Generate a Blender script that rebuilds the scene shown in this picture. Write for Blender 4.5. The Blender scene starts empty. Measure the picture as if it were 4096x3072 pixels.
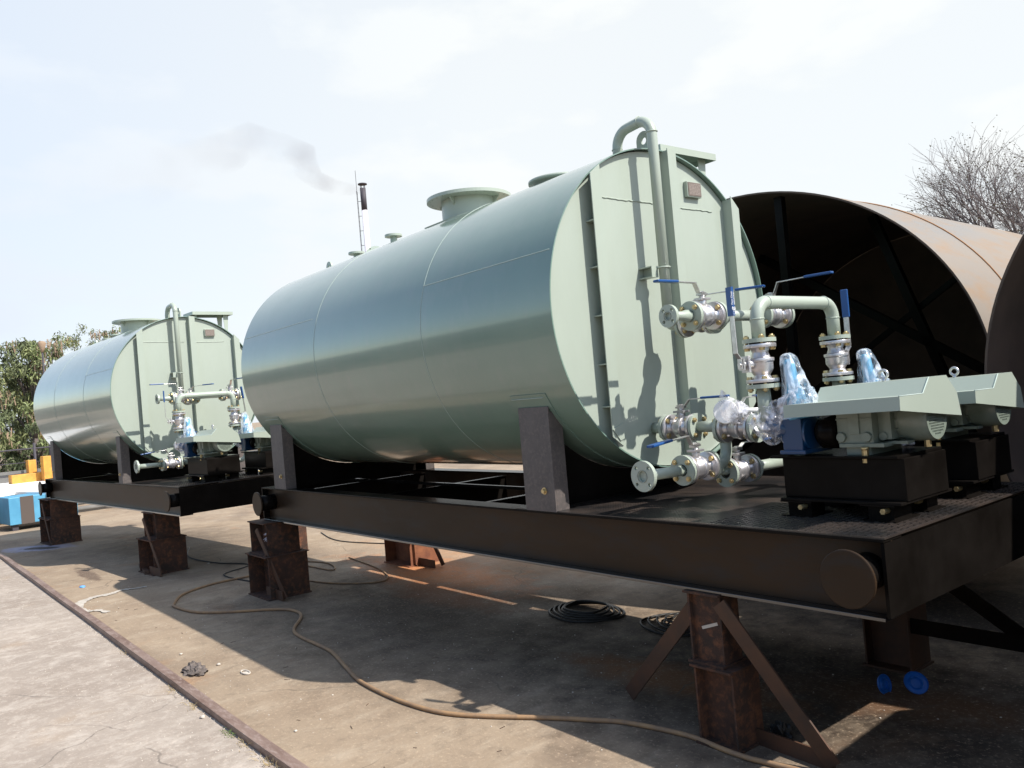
import bpy, bmesh, math, random
from mathutils import Vector, Matrix, Euler, noise
random.seed(7)
R_ = math.radians
scene = bpy.context.scene
# ---------------------------------------------------------------- camera
CAM = Vector((3.1704, -3.7590, 1.6592)); YAW, PITCH, ROLL, FPX = 0.898, 0.016, -0.086, 3291.5
cdat = bpy.data.cameras.new('camera'); cam = bpy.data.objects.new('camera', cdat)
scene.collection.objects.link(cam); scene.camera = cam
_f = Vector((-math.sin(YAW)*math.cos(PITCH), math.cos(YAW)*math.cos(PITCH), math.sin(PITCH)))
_r = Vector((math.cos(YAW), math.sin(YAW), 0)); _u = _r.cross(_f)
_r2 = math.cos(ROLL)*_r + math.sin(ROLL)*_u; _u2 = -math.sin(ROLL)*_r + math.cos(ROLL)*_u
cam.matrix_world = Matrix.Translation(CAM) @ Matrix((_r2, _u2, -_f)).transposed().to_4x4()
cdat.sensor_width = 36; cdat.lens = FPX/4096*36; cdat.clip_end = 3000; cdat.clip_start = 0.05
# ---------------------------------------------------------------- sun and sky
SUN = Vector((0.85, 0.348, 1.0)).normalized()
sl = bpy.data.lights.new('sun', 'SUN'); sl.energy = 5.0; sl.angle = R_(0.55); sl.color = (1, .955, .89)
so = bpy.data.objects.new('sun', sl); scene.collection.objects.link(so)
so.rotation_euler = SUN.to_track_quat('Z', 'Y').to_euler(); so.location = (20, 8, 25)
EXPOSURE = 0.5
world = bpy.data.worlds.new('World'); scene.world = world; world.use_nodes = True
wn = world.node_tree.nodes; wl = world.node_tree.links; wn.clear()
def wnode(t, **k):
    n = wn.new(t)
    for a, b in k.items(): setattr(n, a, b)
    return n
sky = wnode('ShaderNodeTexSky', sky_type='NISHITA', sun_disc=False)
sky.sun_elevation = math.asin(SUN.z); sky.sun_rotation = math.atan2(SUN.x, SUN.y)
sky.air_density = 1.1; sky.dust_density = .8; sky.ozone_density = .5
bg1 = wnode('ShaderNodeBackground'); bg1.inputs['Strength'].default_value = 0.15
wl.new(sky.outputs[0], bg1.inputs['Color'])
tc = wnode('ShaderNodeTexCoord')
# thin white high cloud: brightest on the view side, thinned elsewhere to cut fill, broken by noise
dotn = wnode('ShaderNodeVectorMath', operation='DOT_PRODUCT'); dotn.inputs[1].default_value = (-.36, .92, .14)
wl.new(tc.outputs['Generated'], dotn.inputs[0])
mr = wnode('ShaderNodeMapRange'); mr.inputs[1].default_value = -0.10; mr.inputs[2].default_value = 0.50
mr.inputs[3].default_value = 0.0; mr.inputs[4].default_value = 0.89; mr.interpolation_type = 'SMOOTHSTEP'
wl.new(dotn.outputs['Value'], mr.inputs[0])
mp = wnode('ShaderNodeMapping'); mp.inputs['Scale'].default_value = (1, 1, 2.4)
wl.new(tc.outputs['Generated'], mp.inputs[0])
nz = wnode('ShaderNodeTexNoise'); nz.inputs['Scale'].default_value = 5.5; nz.inputs['Detail'].default_value = 6; nz.inputs['Roughness'].default_value = .5
wl.new(mp.outputs[0], nz.inputs['Vector'])
cr = wnode('ShaderNodeMapRange'); cr.inputs[1].default_value = .5; cr.inputs[2].default_value = .72; cr.inputs[3].default_value = 0; cr.inputs[4].default_value = .22
wl.new(nz.outputs['Fac'], cr.inputs[0])
add = wnode('ShaderNodeMath', operation='ADD', use_clamp=True)
wl.new(mr.outputs[0], add.inputs[0]); wl.new(cr.outputs[0], add.inputs[1])
bg2 = wnode('ShaderNodeBackground'); bg2.inputs['Strength'].default_value = 0.71
hc = wnode('ShaderNodeMix', data_type='RGBA'); hc.inputs['A'].default_value = (.78,.87,1,1); hc.inputs['B'].default_value = (.97,1.0,1.0,1)
hr = wnode('ShaderNodeMapRange'); hr.inputs[1].default_value = .38; hr.inputs[2].default_value = .85; wl.new(dotn.outputs['Value'], hr.inputs[0]); wl.new(hr.outputs[0], hc.inputs['Factor']); wl.new(hc.outputs['Result'], bg2.inputs['Color'])
mix = wnode('ShaderNodeMixShader')
wl.new(add.outputs[0], mix.inputs[0]); wl.new(bg1.outputs[0], mix.inputs[1]); wl.new(bg2.outputs[0], mix.inputs[2])
wo = wnode('ShaderNodeOutputWorld'); wl.new(mix.outputs[0], wo.inputs['Surface'])
scene.view_settings.view_transform = 'Standard'; scene.view_settings.look = 'None'
scene.view_settings.exposure = EXPOSURE; scene.view_settings.gamma = 1; scene.view_settings.use_curve_mapping = False
scene.cycles.max_bounces = 6

# ---------------------------------------------------------------- materials
MATS = {}
def mat(name, col, rough=.5, metal=0, spec=.5, var=None, vscale=6, bump=0, bscale=40, coat=0, coat_r=.1, detail=6, vcol2=None, stretch=(1,1,1), rvar=0, bdist=.01, contrast=(.35,.65)):
    m = bpy.data.materials.new(name); m.use_nodes = True; nt = m.node_tree; N = nt.nodes; L = nt.links
    b = N['Principled BSDF']; b.inputs['Roughness'].default_value = rough; b.inputs['Metallic'].default_value = metal
    b.inputs['Specular IOR Level'].default_value = spec; b.inputs['Coat Weight'].default_value = coat; b.inputs['Coat Roughness'].default_value = coat_r
    b.inputs['Base Color'].default_value = (*col, 1)
    if var or bump or rvar:
        t = N.new('ShaderNodeTexCoord'); mpn = N.new('ShaderNodeMapping'); mpn.inputs['Scale'].default_value = stretch
        L.new(t.outputs['Object'], mpn.inputs[0])
    if var:
        n = N.new('ShaderNodeTexNoise'); n.inputs['Scale'].default_value = vscale; n.inputs['Detail'].default_value = detail; n.inputs['Roughness'].default_value = .62
        L.new(mpn.outputs[0], n.inputs['Vector'])
        r = N.new('ShaderNodeMapRange'); r.inputs[1].default_value = contrast[0]; r.inputs[2].default_value = contrast[1]; L.new(n.outputs['Fac'], r.inputs[0])
        mx = N.new('ShaderNodeMix'); mx.data_type = 'RGBA'
        mx.inputs['A'].default_value = (*col, 1); mx.inputs['B'].default_value = (*var, 1)
        L.new(r.outputs[0], mx.inputs['Factor'])
        out = mx.outputs['Result']
        if vcol2:
            n2 = N.new('ShaderNodeTexNoise'); n2.inputs['Scale'].default_value = vscale*5; n2.inputs['Detail'].default_value = 8; n2.inputs['Roughness'].default_value = .7
            L.new(mpn.outputs[0], n2.inputs['Vector'])
            r2 = N.new('ShaderNodeMapRange'); r2.inputs[1].default_value = .48; r2.inputs[2].default_value = .7; L.new(n2.outputs['Fac'], r2.inputs[0])
            mx2 = N.new('ShaderNodeMix'); mx2.data_type = 'RGBA'; mx2.inputs['B'].default_value = (*vcol2, 1)
            L.new(out, mx2.inputs['A']); L.new(r2.outputs[0], mx2.inputs['Factor']); out = mx2.outputs['Result']
        L.new(out, b.inputs['Base Color'])
        if rvar:
            rr = N.new('ShaderNodeMapRange'); rr.inputs[3].default_value = rough-rvar; rr.inputs[4].default_value = rough+rvar
            L.new(n.outputs['Fac'], rr.inputs[0]); L.new(rr.outputs[0], b.inputs['Roughness'])
    if bump:
        n3 = N.new('ShaderNodeTexNoise'); n3.inputs['Scale'].default_value = bscale; n3.inputs['Detail'].default_value = 5
        L.new(mpn.outputs[0], n3.inputs['Vector'])
        bp = N.new('ShaderNodeBump'); bp.inputs['Strength'].default_value = bump; bp.inputs['Distance'].default_value = bdist
        L.new(n3.outputs['Fac'], bp.inputs['Height']); L.new(bp.outputs[0], b.inputs['Normal'])
    MATS[name] = m; return m
G = mat('grey_green_paint', (.335,.380,.322), rough=.38, spec=.5, var=(.315,.36,.303), vscale=2.0, bump=.08, bscale=300, bdist=.001, coat=.25, coat_r=.2)
GS = mat('grey_green_paint_shade_side', (.150,.230,.188), rough=.32, spec=.5, var=(.136,.210,.171), vscale=1.6, vcol2=(.163,.225,.19), coat=1, coat_r=.11, bump=.13, bscale=1.9, bdist=.014, rvar=.06, stretch=(1,1,.6))  # same tank paint, its colour darkened for the shaded flank
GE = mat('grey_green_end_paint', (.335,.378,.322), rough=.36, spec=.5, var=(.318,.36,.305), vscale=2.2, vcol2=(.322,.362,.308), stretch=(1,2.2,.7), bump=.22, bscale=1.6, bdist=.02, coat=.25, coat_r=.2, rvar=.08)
GD = mat('pale_weld_bead', (.34,.41,.37), rough=.5)
SIL = mat('cast_steel_valve', (.62,.60,.61), rough=.34, metal=.75, var=(.5,.48,.49), vscale=25, bump=.25, bscale=120, bdist=.002)
STL = mat('flat_steel_lever', (.66,.65,.64), rough=.32, metal=.9, var=(.5,.49,.48), vscale=30)
BLU = mat('blue_plastic_grip', (.010,.065,.22), rough=.35, spec=.5)
WHT = mat('white_print', (.8,.8,.8), rough=.6)
BRS = mat('yellow_zinc', (.62,.50,.27), rough=.35, metal=.7, var=(.46,.34,.16), vscale=60)
GSK = mat('black_gasket', (.02,.02,.02), rough=.8)
BLK = mat('black_skid_paint', (.0055,.0045,.0038), rough=.26, spec=.06, var=(.010,.0085,.0075), vscale=4, bump=.12, bscale=60, bdist=.003)
FLG = mat('glossy_black_flange', (.006,.006,.006), rough=.16, spec=.8, coat=1, coat_r=.08)
WEB = mat('brown_black_beam_paint', (.024,.016,.010), rough=.36, spec=.12, var=(.040,.024,.014), vscale=1.4, vcol2=(.03,.026,.024), bump=.15, bscale=90, bdist=.002, stretch=(.4,1,1.4))  # black paint browned to stand in for mirrored ground light
PST = mat('grey_brown_post_paint', (.095,.080,.075), rough=.55, var=(.07,.06,.057), vscale=9, vcol2=(.13,.105,.095), bump=.12, bscale=90, bdist=.002)  # black paint lifted to grey brown, standing in for the ground it mirrors
HOLE = mat('dark_bore', (.03,.025,.02), rough=.8)
RBORE = mat('rusty_bore', (.07,.04,.028), rough=.8)
PUMP = mat('shaded_blue_pump_enamel', (.006,.042,.12), rough=.3, coat=.5)  # pump blue darkened for the shade under the canopy
PUMPL = mat('light_blue_pump_enamel', (.10,.33,.52), rough=.3, coat=.5)
DRK = mat('dark_cast_iron', (.03,.033,.03), rough=.5)
MOT = mat('grey_green_motor_enamel', (.20,.235,.195), rough=.4, coat=.3, var=(.16,.19,.155), vscale=14)
NPL = mat('bronze_nameplate', (.15,.115,.095), rough=.4, metal=.3, var=(.20,.16,.135), vscale=40)
NPT = mat('nameplate_lettering', (.30,.25,.22), rough=.5)
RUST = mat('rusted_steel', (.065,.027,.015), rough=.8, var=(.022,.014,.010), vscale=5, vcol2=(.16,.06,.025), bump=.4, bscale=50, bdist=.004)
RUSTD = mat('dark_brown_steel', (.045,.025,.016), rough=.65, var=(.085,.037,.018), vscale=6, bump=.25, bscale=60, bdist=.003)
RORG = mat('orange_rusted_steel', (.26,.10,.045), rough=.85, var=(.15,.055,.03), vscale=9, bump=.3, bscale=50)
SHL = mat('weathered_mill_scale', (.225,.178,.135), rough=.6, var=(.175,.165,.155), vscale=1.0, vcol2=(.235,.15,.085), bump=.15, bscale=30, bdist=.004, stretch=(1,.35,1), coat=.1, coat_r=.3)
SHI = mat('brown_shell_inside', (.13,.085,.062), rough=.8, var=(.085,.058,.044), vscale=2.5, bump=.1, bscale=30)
BED = mat('orange_weld_rust', (.36,.19,.09), rough=.85)
RAIL = mat('brown_rail_steel', (.23,.16,.13), rough=.5, var=(.13,.075,.055), vscale=9, vcol2=(.30,.23,.20), stretch=(.3,1,1), bump=.2, bscale=60)
HOSE = mat('tan_rubber_hose', (.34,.205,.10), rough=.7, var=(.22,.14,.085), vscale=12)
CABLE = mat('black_cable_rubber', (.02,.019,.018), rough=.55)
RAG = mat('dirty_cloth', (.17,.14,.125), rough=.95, var=(.08,.065,.055), vscale=25)
CAPB = mat('blue_plastic_cap', (.01,.13,.5), rough=.4)
STONE = mat('pale_chips', (.55,.50,.43), rough=.9, var=(.4,.35,.3), vscale=20)
BARK = mat('grey_bark', (.10,.08,.07), rough=.9)
TWIG = mat('bare_twig', (.16,.135,.135), rough=.9)
LEAFA = mat('light_olive_leaf', (.15,.195,.07), rough=.7, var=(.24,.25,.11), vscale=1.2)  # lighter leaf tone, mixed at random through the crowns
LEAFB = mat('dull_leaf', (.09,.12,.055), rough=.8, var=(.14,.155,.075), vscale=.8)
LEAFY = mat('yellow_leaf', (.42,.30,.06), rough=.8)
PODS = mat('dry_pods', (.27,.19,.13), rough=.9)
SLEAF = mat('sparse_leaf', (.16,.15,.08), rough=.8)
WALLM = mat('weathered_wall', (.20,.19,.18), rough=.9, var=(.10,.10,.095), vscale=1.2, bump=.2, bscale=12)
CHB = mat('sooty_chimney', (.045,.04,.05), rough=.7)
CHW = mat('white_chimney', (.72,.68,.72), rough=.6)
SKB = mat('sky_blue_skip_paint', (.10,.33,.50), rough=.5, var=(.07,.26,.42), vscale=4)
SKD = mat('dirty_skip_stripe', (.09,.07,.06), rough=.8)
SHEET = mat('white_sheet', (.85,.84,.82), rough=.5)
YEL = mat('yellow_orange_paint', (.62,.31,.05), rough=.6, var=(.5,.22,.04), vscale=7)
PALE = mat('pale_gap_and_scrape', (.62,.66,.80), rough=.6)  # pale tone of the scrapes and of the painted bright gap
GRS = mat('dry_grass', (.42,.32,.16), rough=.9)
GRG = mat('green_weed', (.16,.24,.06), rough=.9)
PAPER = mat('stained_film', (.50,.46,.40), rough=.6, var=(.36,.31,.26), vscale=14)

# ground: stained concrete yard, its shaded areas darkened in the colour
def ground_mat(name, a, b, c, stain, rust, scale=1.0, stain_amt=.75, shade_and_marks=True):
    m = bpy.data.materials.new(name); m.use_nodes = True; N = m.node_tree.nodes; L = m.node_tree.links
    B = N['Principled BSDF']; t = N.new('ShaderNodeTexCoord')
    def noi(sc, d=8, ro=.6, st=(1,1,1)):
        mp_ = N.new('ShaderNodeMapping'); mp_.inputs['Scale'].default_value = st; L.new(t.outputs['Object'], mp_.inputs[0])
        n = N.new('ShaderNodeTexNoise'); n.inputs['Scale'].default_value = sc*scale; n.inputs['Detail'].default_value = d; n.inputs['Roughness'].default_value = ro
        L.new(mp_.outputs[0], n.inputs['Vector']); return n.outputs['Fac']
    def rng(s, lo, hi, o0=0, o1=1):
        r = N.new('ShaderNodeMapRange'); r.inputs[1].default_value = lo; r.inputs[2].default_value = hi; r.inputs[3].default_value = o0; r.inputs[4].default_value = o1
        L.new(s, r.inputs[0]); return r.outputs[0]
    def mx(f, A, Bc):
        x = N.new('ShaderNodeMix'); x.data_type = 'RGBA'; L.new(f, x.inputs['Factor'])
        for k, v in (('A', A), ('B', Bc)):
            if isinstance(v, tuple): x.inputs[k].default_value = (*v, 1)
            else: L.new(v, x.inputs[k])
        return x.outputs['Result']
    col = mx(rng(noi(.9, 8, .65), .38, .62), a, b)
    col = mx(rng(noi(3.5, 9, .7, (1.6,.8,1)), .50, .68, 0, .6), col, c)
    col = mx(rng(noi(.55, 5, .6, (.7,1.3,1)), .52, .66, 0, stain_amt), col, stain)
    col = mx(rng(noi(1.1, 6, .6), .60, .72, 0, .65), col, rust)
    def spot(x, y, rx, ry, colr, amt, ang=0, soft=.5):
        # one mark or painted shade patch on the floor, with its own ragged outline
        nonlocal col
        mp_ = N.new('ShaderNodeMapping'); mp_.vector_type = 'TEXTURE'; mp_.inputs['Location'].default_value = (x, y, 0); mp_.inputs['Rotation'].default_value = (0, 0, ang); mp_.inputs['Scale'].default_value = (rx, ry, 1)
        L.new(t.outputs['Object'], mp_.inputs[0])
        ln = N.new('ShaderNodeVectorMath'); ln.operation = 'LENGTH'; L.new(mp_.outputs[0], ln.inputs[0])
        ad = N.new('ShaderNodeMath'); ad.operation = 'MULTIPLY_ADD'; ad.inputs[1].default_value = 1.3; L.new(noi(5, 6, .65), ad.inputs[0]); L.new(ln.outputs['Value'], ad.inputs[2])
        col = mx(rng(ad.outputs[0], 1.65, 1.65-soft, 0, amt), col, colr)
        return rng(ad.outputs[0], 1.65, 1.65-soft, 0, 1)
    if shade_and_marks:
        spot(-2.4, -.30, 3.3, 1.5, (.062,.041,.025), .90, soft=.7)  # broad dark patches paint the shade under skids and shells into the colour
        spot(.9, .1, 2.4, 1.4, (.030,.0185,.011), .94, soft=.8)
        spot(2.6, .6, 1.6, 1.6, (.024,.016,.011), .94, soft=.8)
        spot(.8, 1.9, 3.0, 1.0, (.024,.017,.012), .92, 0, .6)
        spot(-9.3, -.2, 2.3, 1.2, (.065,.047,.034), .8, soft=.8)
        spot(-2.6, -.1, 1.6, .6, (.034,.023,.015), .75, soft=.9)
        spot(-3.8, .6, 1.7, .55, (.44,.17,.06), .9, soft=.6)
        spot(-2.9, .15, 1.2, .35, (.16,.06,.02), .8, soft=.7)
        spot(.0, -.25, .95, .26, (.21,.085,.026), .9, .1, .6)
        spot(-4.2, 1.6, 2.6, .9, (.36,.17,.07), .6, 0, .8)
        spot(1.1, .2, .9, .3, (.13,.062,.025), .85, .2, .7)
        spot(-11.2, -1.75, .7, .34, (.33,.33,.45), .85, .6, .4)
        spot(-11.1, -1.70, .42, .13, (.03,.028,.03), .95, .6, .3)
        spot(-7.7, -1.74, .6, .10, (.10,.065,.045), .8, 0, .35)
    fine = noi(45, 6, .75)
    col = mx(rng(noi(9, 8, .75), .52, .66, 0, .55), col, tuple(v*.6 for v in a)) if shade_and_marks else mx(rng(noi(6, 9, .8), .50, .62, 0, .5), col, c)
    col = mx(rng(fine, .55, .68, 0, .6), col, tuple(min(.8, v*1.7) for v in a))
    col = mx(rng(noi(38, 6, .75), .60, .76, 0, .5), col, tuple(v*.35 for v in a))
    # hairline cracks with their own ragged course
    vm = N.new('ShaderNodeVectorMath'); vm.operation = 'MULTIPLY_ADD'; vm.inputs[1].default_value = (.35,.35,0); nn = N.new('ShaderNodeTexNoise'); nn.inputs['Scale'].default_value = 2.2; nn.inputs['Detail'].default_value = 6
    L.new(t.outputs['Object'], nn.inputs['Vector']); L.new(nn.outputs['Color'], vm.inputs[0]); L.new(t.outputs['Object'], vm.inputs[2])
    vo = N.new('ShaderNodeTexVoronoi'); vo.feature = 'DISTANCE_TO_EDGE'; vo.inputs['Scale'].default_value = .62; L.new(vm.outputs[0], vo.inputs['Vector'])
    cm = N.new('ShaderNodeMath'); cm.operation = 'MULTIPLY'; L.new(rng(vo.outputs['Distance'], .0045, .0015, 0, 1), cm.inputs[0]); L.new(rng(noi(1.7), .42, .58, .05, .75), cm.inputs[1])
    col = mx(cm.outputs[0], col, tuple(v*.38 for v in a))
    L.new(col, B.inputs['Base Color'])
    L.new(rng(noi(1.3), .35, .7, .95, .62), B.inputs['Roughness'])
    bp = N.new('ShaderNodeBump'); bp.inputs['Strength'].default_value = .55; bp.inputs['Distance'].default_value = .012
    L.new(noi(22, 8, .7), bp.inputs['Height']); L.new(bp.outputs[0], B.inputs['Normal'])
    return m
GROUND = ground_mat('stained_shaded_yard_concrete', (.305,.232,.160), (.232,.170,.115), (.40,.325,.24), (.125,.088,.062), (.30,.145,.06))
SLAB = ground_mat('pale_worn_concrete', (.325,.272,.225), (.27,.222,.182), (.48,.42,.36), (.215,.168,.13), (.32,.235,.16), stain_amt=.5, shade_and_marks=False)
# checker plate: raised teardrops by bump, worn shiny
def checker_mat():
    m = bpy.data.materials.new('black_checker_plate'); m.use_nodes = True; N = m.node_tree.nodes; L = m.node_tree.links
    B = N['Principled BSDF']; B.inputs['Base Color'].default_value = (.022,.019,.018,1); B.inputs['Roughness'].default_value = .32; B.inputs['Coat Weight'].default_value = .15; B.inputs['Coat Roughness'].default_value = .2
    t = N.new('ShaderNodeTexCoord'); mp_ = N.new('ShaderNodeMapping'); L.new(t.outputs['Object'], mp_.inputs[0]); mp_.inputs['Rotation'].default_value = (0,0,R_(45))
    br = N.new('ShaderNodeTexBrick'); br.inputs['Scale'].default_value = 22; br.inputs['Mortar Size'].default_value = .035; br.inputs['Mortar Smooth'].default_value = 1
    br.inputs['Brick Width'].default_value = .9; br.inputs['Row Height'].default_value = .3; L.new(mp_.outputs[0], br.inputs['Vector'])
    bp = N.new('ShaderNodeBump'); bp.inputs['Strength'].default_value = .6; bp.inputs['Distance'].default_value = .004; L.new(br.outputs['Fac'], bp.inputs['Height']); 
    n = N.new('ShaderNodeTexNoise'); n.inputs['Scale'].default_value = 3; n.inputs['Detail'].default_value = 8; L.new(t.outputs['Object'], n.inputs['Vector'])
    r = N.new('ShaderNodeMapRange'); r.inputs[1].default_value = .42; r.inputs[2].default_value = .62; L.new(n.outputs['Fac'], r.inputs[0])
    x = N.new('ShaderNodeMix'); x.data_type = 'RGBA'; x.inputs['A'].default_value = (.016,.015,.015,1); x.inputs['B'].default_value = (.055,.042,.035,1); L.new(r.outputs[0], x.inputs['Factor']); L.new(x.outputs['Result'], B.inputs['Base Color'])
    L.new(bp.outputs[0], B.inputs['Normal']); return m
CHK = checker_mat()
def wrap_mat(name, tint, alpha):
    m = bpy.data.materials.new(name); m.use_nodes = True; N = m.node_tree.nodes; L = m.node_tree.links
    B = N['Principled BSDF']; B.inputs['Base Color'].default_value = (*tint, 1); B.inputs['Roughness'].default_value = .12; B.inputs['Specular IOR Level'].default_value = .9
    B.inputs['Coat Weight'].default_value = .6; B.inputs['Coat Roughness'].default_value = .05
    t = N.new('ShaderNodeTexCoord'); n = N.new('ShaderNodeTexNoise'); n.inputs['Scale'].default_value = 17; n.inputs['Detail'].default_value = 4; n.inputs['Distortion'].default_value = 1.6
    mp_ = N.new('ShaderNodeMapping'); mp_.inputs['Scale'].default_value = (1, 1, .45); mp_.inputs['Rotation'].default_value = (.5,.3,0); L.new(t.outputs['Object'], mp_.inputs[0]); L.new(mp_.outputs[0], n.inputs['Vector'])
    r = N.new('ShaderNodeMapRange'); r.inputs[1].default_value = .42; r.inputs[2].default_value = .6; r.inputs[3].default_value = max(.06, alpha-.26); r.inputs[4].default_value = min(1, alpha+.35)
    L.new(n.outputs['Fac'], r.inputs[0]); L.new(r.outputs[0], B.inputs['Alpha'])
    bp = N.new('ShaderNodeBump'); bp.inputs['Strength'].default_value = .8; bp.inputs['Distance'].default_value = .006; L.new(n.outputs['Fac'], bp.inputs['Height']); L.new(bp.outputs[0], B.inputs['Normal'])
    return m
WRAP = wrap_mat('clear_plastic_film', (.80,.80,.86), .30)
WRAPB = wrap_mat('clear_film_over_blue', (.75,.84,.93), .28)

# ---------------------------------------------------------------- mesh builder
def basis(d):
    d = Vector(d).normalized(); a = Vector((0,0,1)) if abs(d.z) < .9 else Vector((1,0,0))
    u = a.cross(d).normalized(); return u, d.cross(u).normalized(), d
class MB:
    def __init__(s): s.v = []; s.f = []; s.m = []; s.sm = []
    def add(s, vs, fs, mi=0, smooth=False):
        o = len(s.v); s.v += [tuple(x) for x in vs]; s.f += [tuple(i+o for i in f) for f in fs]; s.m += [mi]*len(fs); s.sm += [smooth]*len(fs); return s
    def box(s, a, b, mi=0):
        x0,y0,z0 = [min(p,q) for p,q in zip(a,b)]; x1,y1,z1 = [max(p,q) for p,q in zip(a,b)]
        return s.add([(x0,y0,z0),(x1,y0,z0),(x1,y1,z0),(x0,y1,z0),(x0,y0,z1),(x1,y0,z1),(x1,y1,z1),(x0,y1,z1)],
                     [(0,3,2,1),(4,5,6,7),(0,1,5,4),(1,2,6,5),(2,3,7,6),(3,0,4,7)], mi)
    def obox(s, c, ux, uy, uz, sx, sy, sz, mi=0):
        c = Vector(c); ux, uy, uz = (Vector(k).normalized() for k in (ux,uy,uz)); vs = []
        for k in (-1,1):
            for (i,j) in ((-1,-1),(1,-1),(1,1),(-1,1)): vs.append(c+ux*i*sx/2+uy*j*sy/2+uz*k*sz/2)
        return s.add(vs, [(0,3,2,1),(4,5,6,7),(0,1,5,4),(1,2,6,5),(2,3,7,6),(3,0,4,7)], mi)
    def bar(s, a, b, w, h, up=(0,0,1), mi=0):
        a, b = Vector(a), Vector(b); d = (b-a).normalized(); up = Vector(up); side = d.cross(up).normalized(); u2 = side.cross(d)
        return s.obox((a+b)/2, d, side, u2, (b-a).length, w, h, mi)
    def lathe(s, o, d, prof, n=24, mi=0, smooth=True, caps=True):
        u, w, d = basis(d); o = Vector(o); vs = []; fs = []
        for (t, r) in prof:
            for k in range(n):
                a = 2*math.pi*k/n; vs.append(o+d*t+u*math.cos(a)*r+w*math.sin(a)*r)
        for j in range(len(prof)-1):
            for k in range(n):
                k2 = (k+1) % n; fs.append((j*n+k, j*n+k2, (j+1)*n+k2, (j+1)*n+k))
        s.add(vs, fs, mi, smooth)
        if caps:
            for j, rev in ((0, True), (len(prof)-1, False)):
                if prof[j][1] > 1e-5:
                    f = [j*n+k for k in range(n)]; o2 = len(s.v)-len(vs)
                    s.f.append(tuple(o2+i for i in (f[::-1] if rev else f))); s.m.append(mi); s.sm.append(False)
        return s
    def cyl(s, a, b, r, n=20, mi=0, r2=None):
        a, b = Vector(a), Vector(b); return s.lathe(a, b-a, [(0, r), ((b-a).length, r if r2 is None else r2)], n, mi)
    def tube(s, pts, r, n=12, mi=0, closed=False, caps=True):
        P = [Vector(p) for p in pts]; N = len(P); vs = []; fs = []
        rr = r if isinstance(r, (list, tuple)) else [r]*N
        T = []
        for i in range(N):
            if closed: t = P[(i+1) % N]-P[i-1]
            else: t = P[min(i+1, N-1)]-P[max(i-1, 0)]
            T.append(t.normalized())
        u, w, _ = basis(T[0])
        for i in range(N):
            u = (u-T[i]*u.dot(T[i])); u = u.normalized() if u.length > 1e-6 else basis(T[i])[0]; w = T[i].cross(u)
            for k in range(n):
                a = 2*math.pi*k/n; vs.append(P[i]+u*math.cos(a)*rr[i]+w*math.sin(a)*rr[i])
        M_ = N if closed else N-1
        for j in range(M_):
            j2 = (j+1) % N
            for k in range(n):
                k2 = (k+1) % n; fs.append((j*n+k, j*n+k2, j2*n+k2, j2*n+k))
        if caps and not closed: fs += [tuple(range(n))[::-1], tuple((N-1)*n+k for k in range(n))]
        return s.add(vs, fs, mi, True)
    def prism(s, poly, ext, mi=0):
        # poly: 3D points of a planar outline, ext: extrusion vector
        e = Vector(ext); n = len(poly); p = [Vector(q) for q in poly]
        vs = p+[q+e for q in p]
        return s.add(vs, [tuple(range(n))[::-1], tuple(range(n, 2*n))]+[(i, (i+1) % n, (i+1) % n+n, i+n) for i in range(n)], mi)
    def plate(s, o, d, outer, holes, t, mi=0, up=None):
        # flat plate with holes: filled 2D curve, extruded thickness t centred on o along d
        cu = bpy.data.curves.new('tmp', 'CURVE'); cu.dimensions = '2D'; cu.fill_mode = 'BOTH'; cu.extrude = t/2
        for pl in [outer]+holes:
            sp = cu.splines.new('POLY'); sp.points.add(len(pl)-1)
            for i, (x, y) in enumerate(pl): sp.points[i].co = (x, y, 0, 1)
            sp.use_cyclic_u = True
        ob = bpy.data.objects.new('tmp', cu); me = bpy.data.meshes.new_from_object(ob)
        u, w, dd = basis(d)
        if up is not None: w = Vector(up).normalized(); u = w.cross(dd).normalized()
        o = Vector(o)
        s.add([o+u*v.co.x+w*v.co.y+dd*v.co.z for v in me.vertices], [tuple(p.vertices) for p in me.polygons], mi)
        bpy.data.objects.remove(ob); bpy.data.curves.remove(cu); bpy.data.meshes.remove(me); return s
def circle(r, n=32, cx=0, cy=0, ph=0): return [(cx+r*math.cos(2*math.pi*i/n+ph), cy+r*math.sin(2*math.pi*i/n+ph)) for i in range(n)]
def bend(pts, rad, n=6):
    # polyline with rounded corners
    P = [Vector(p) for p in pts]; out = [P[0]]
    for i in range(1, len(P)-1):
        a = (P[i-1]-P[i]); b = (P[i+1]-P[i]); la, lb = a.length, b.length; a.normalize(); b.normalize()
        ang = a.angle(b); d = min(rad/math.tan(ang/2), la*.49, lb*.49)
        p0, p2 = P[i]+a*d, P[i]+b*d; c = P[i]
        rr = d*math.tan(ang/2); ctr = P[i]+(a+b).normalized()*(rr/math.sin(ang/2))
        v0, v2 = p0-ctr, p2-ctr; tot = v0.angle(v2)
        for k in range(n+1):
            t = k/n
            q = (v0*math.sin((1-t)*tot)+v2*math.sin(t*tot))/math.sin(tot) if tot > 1e-4 else v0
            out.append(ctr+q)
    out.append(P[-1]); return out

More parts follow.
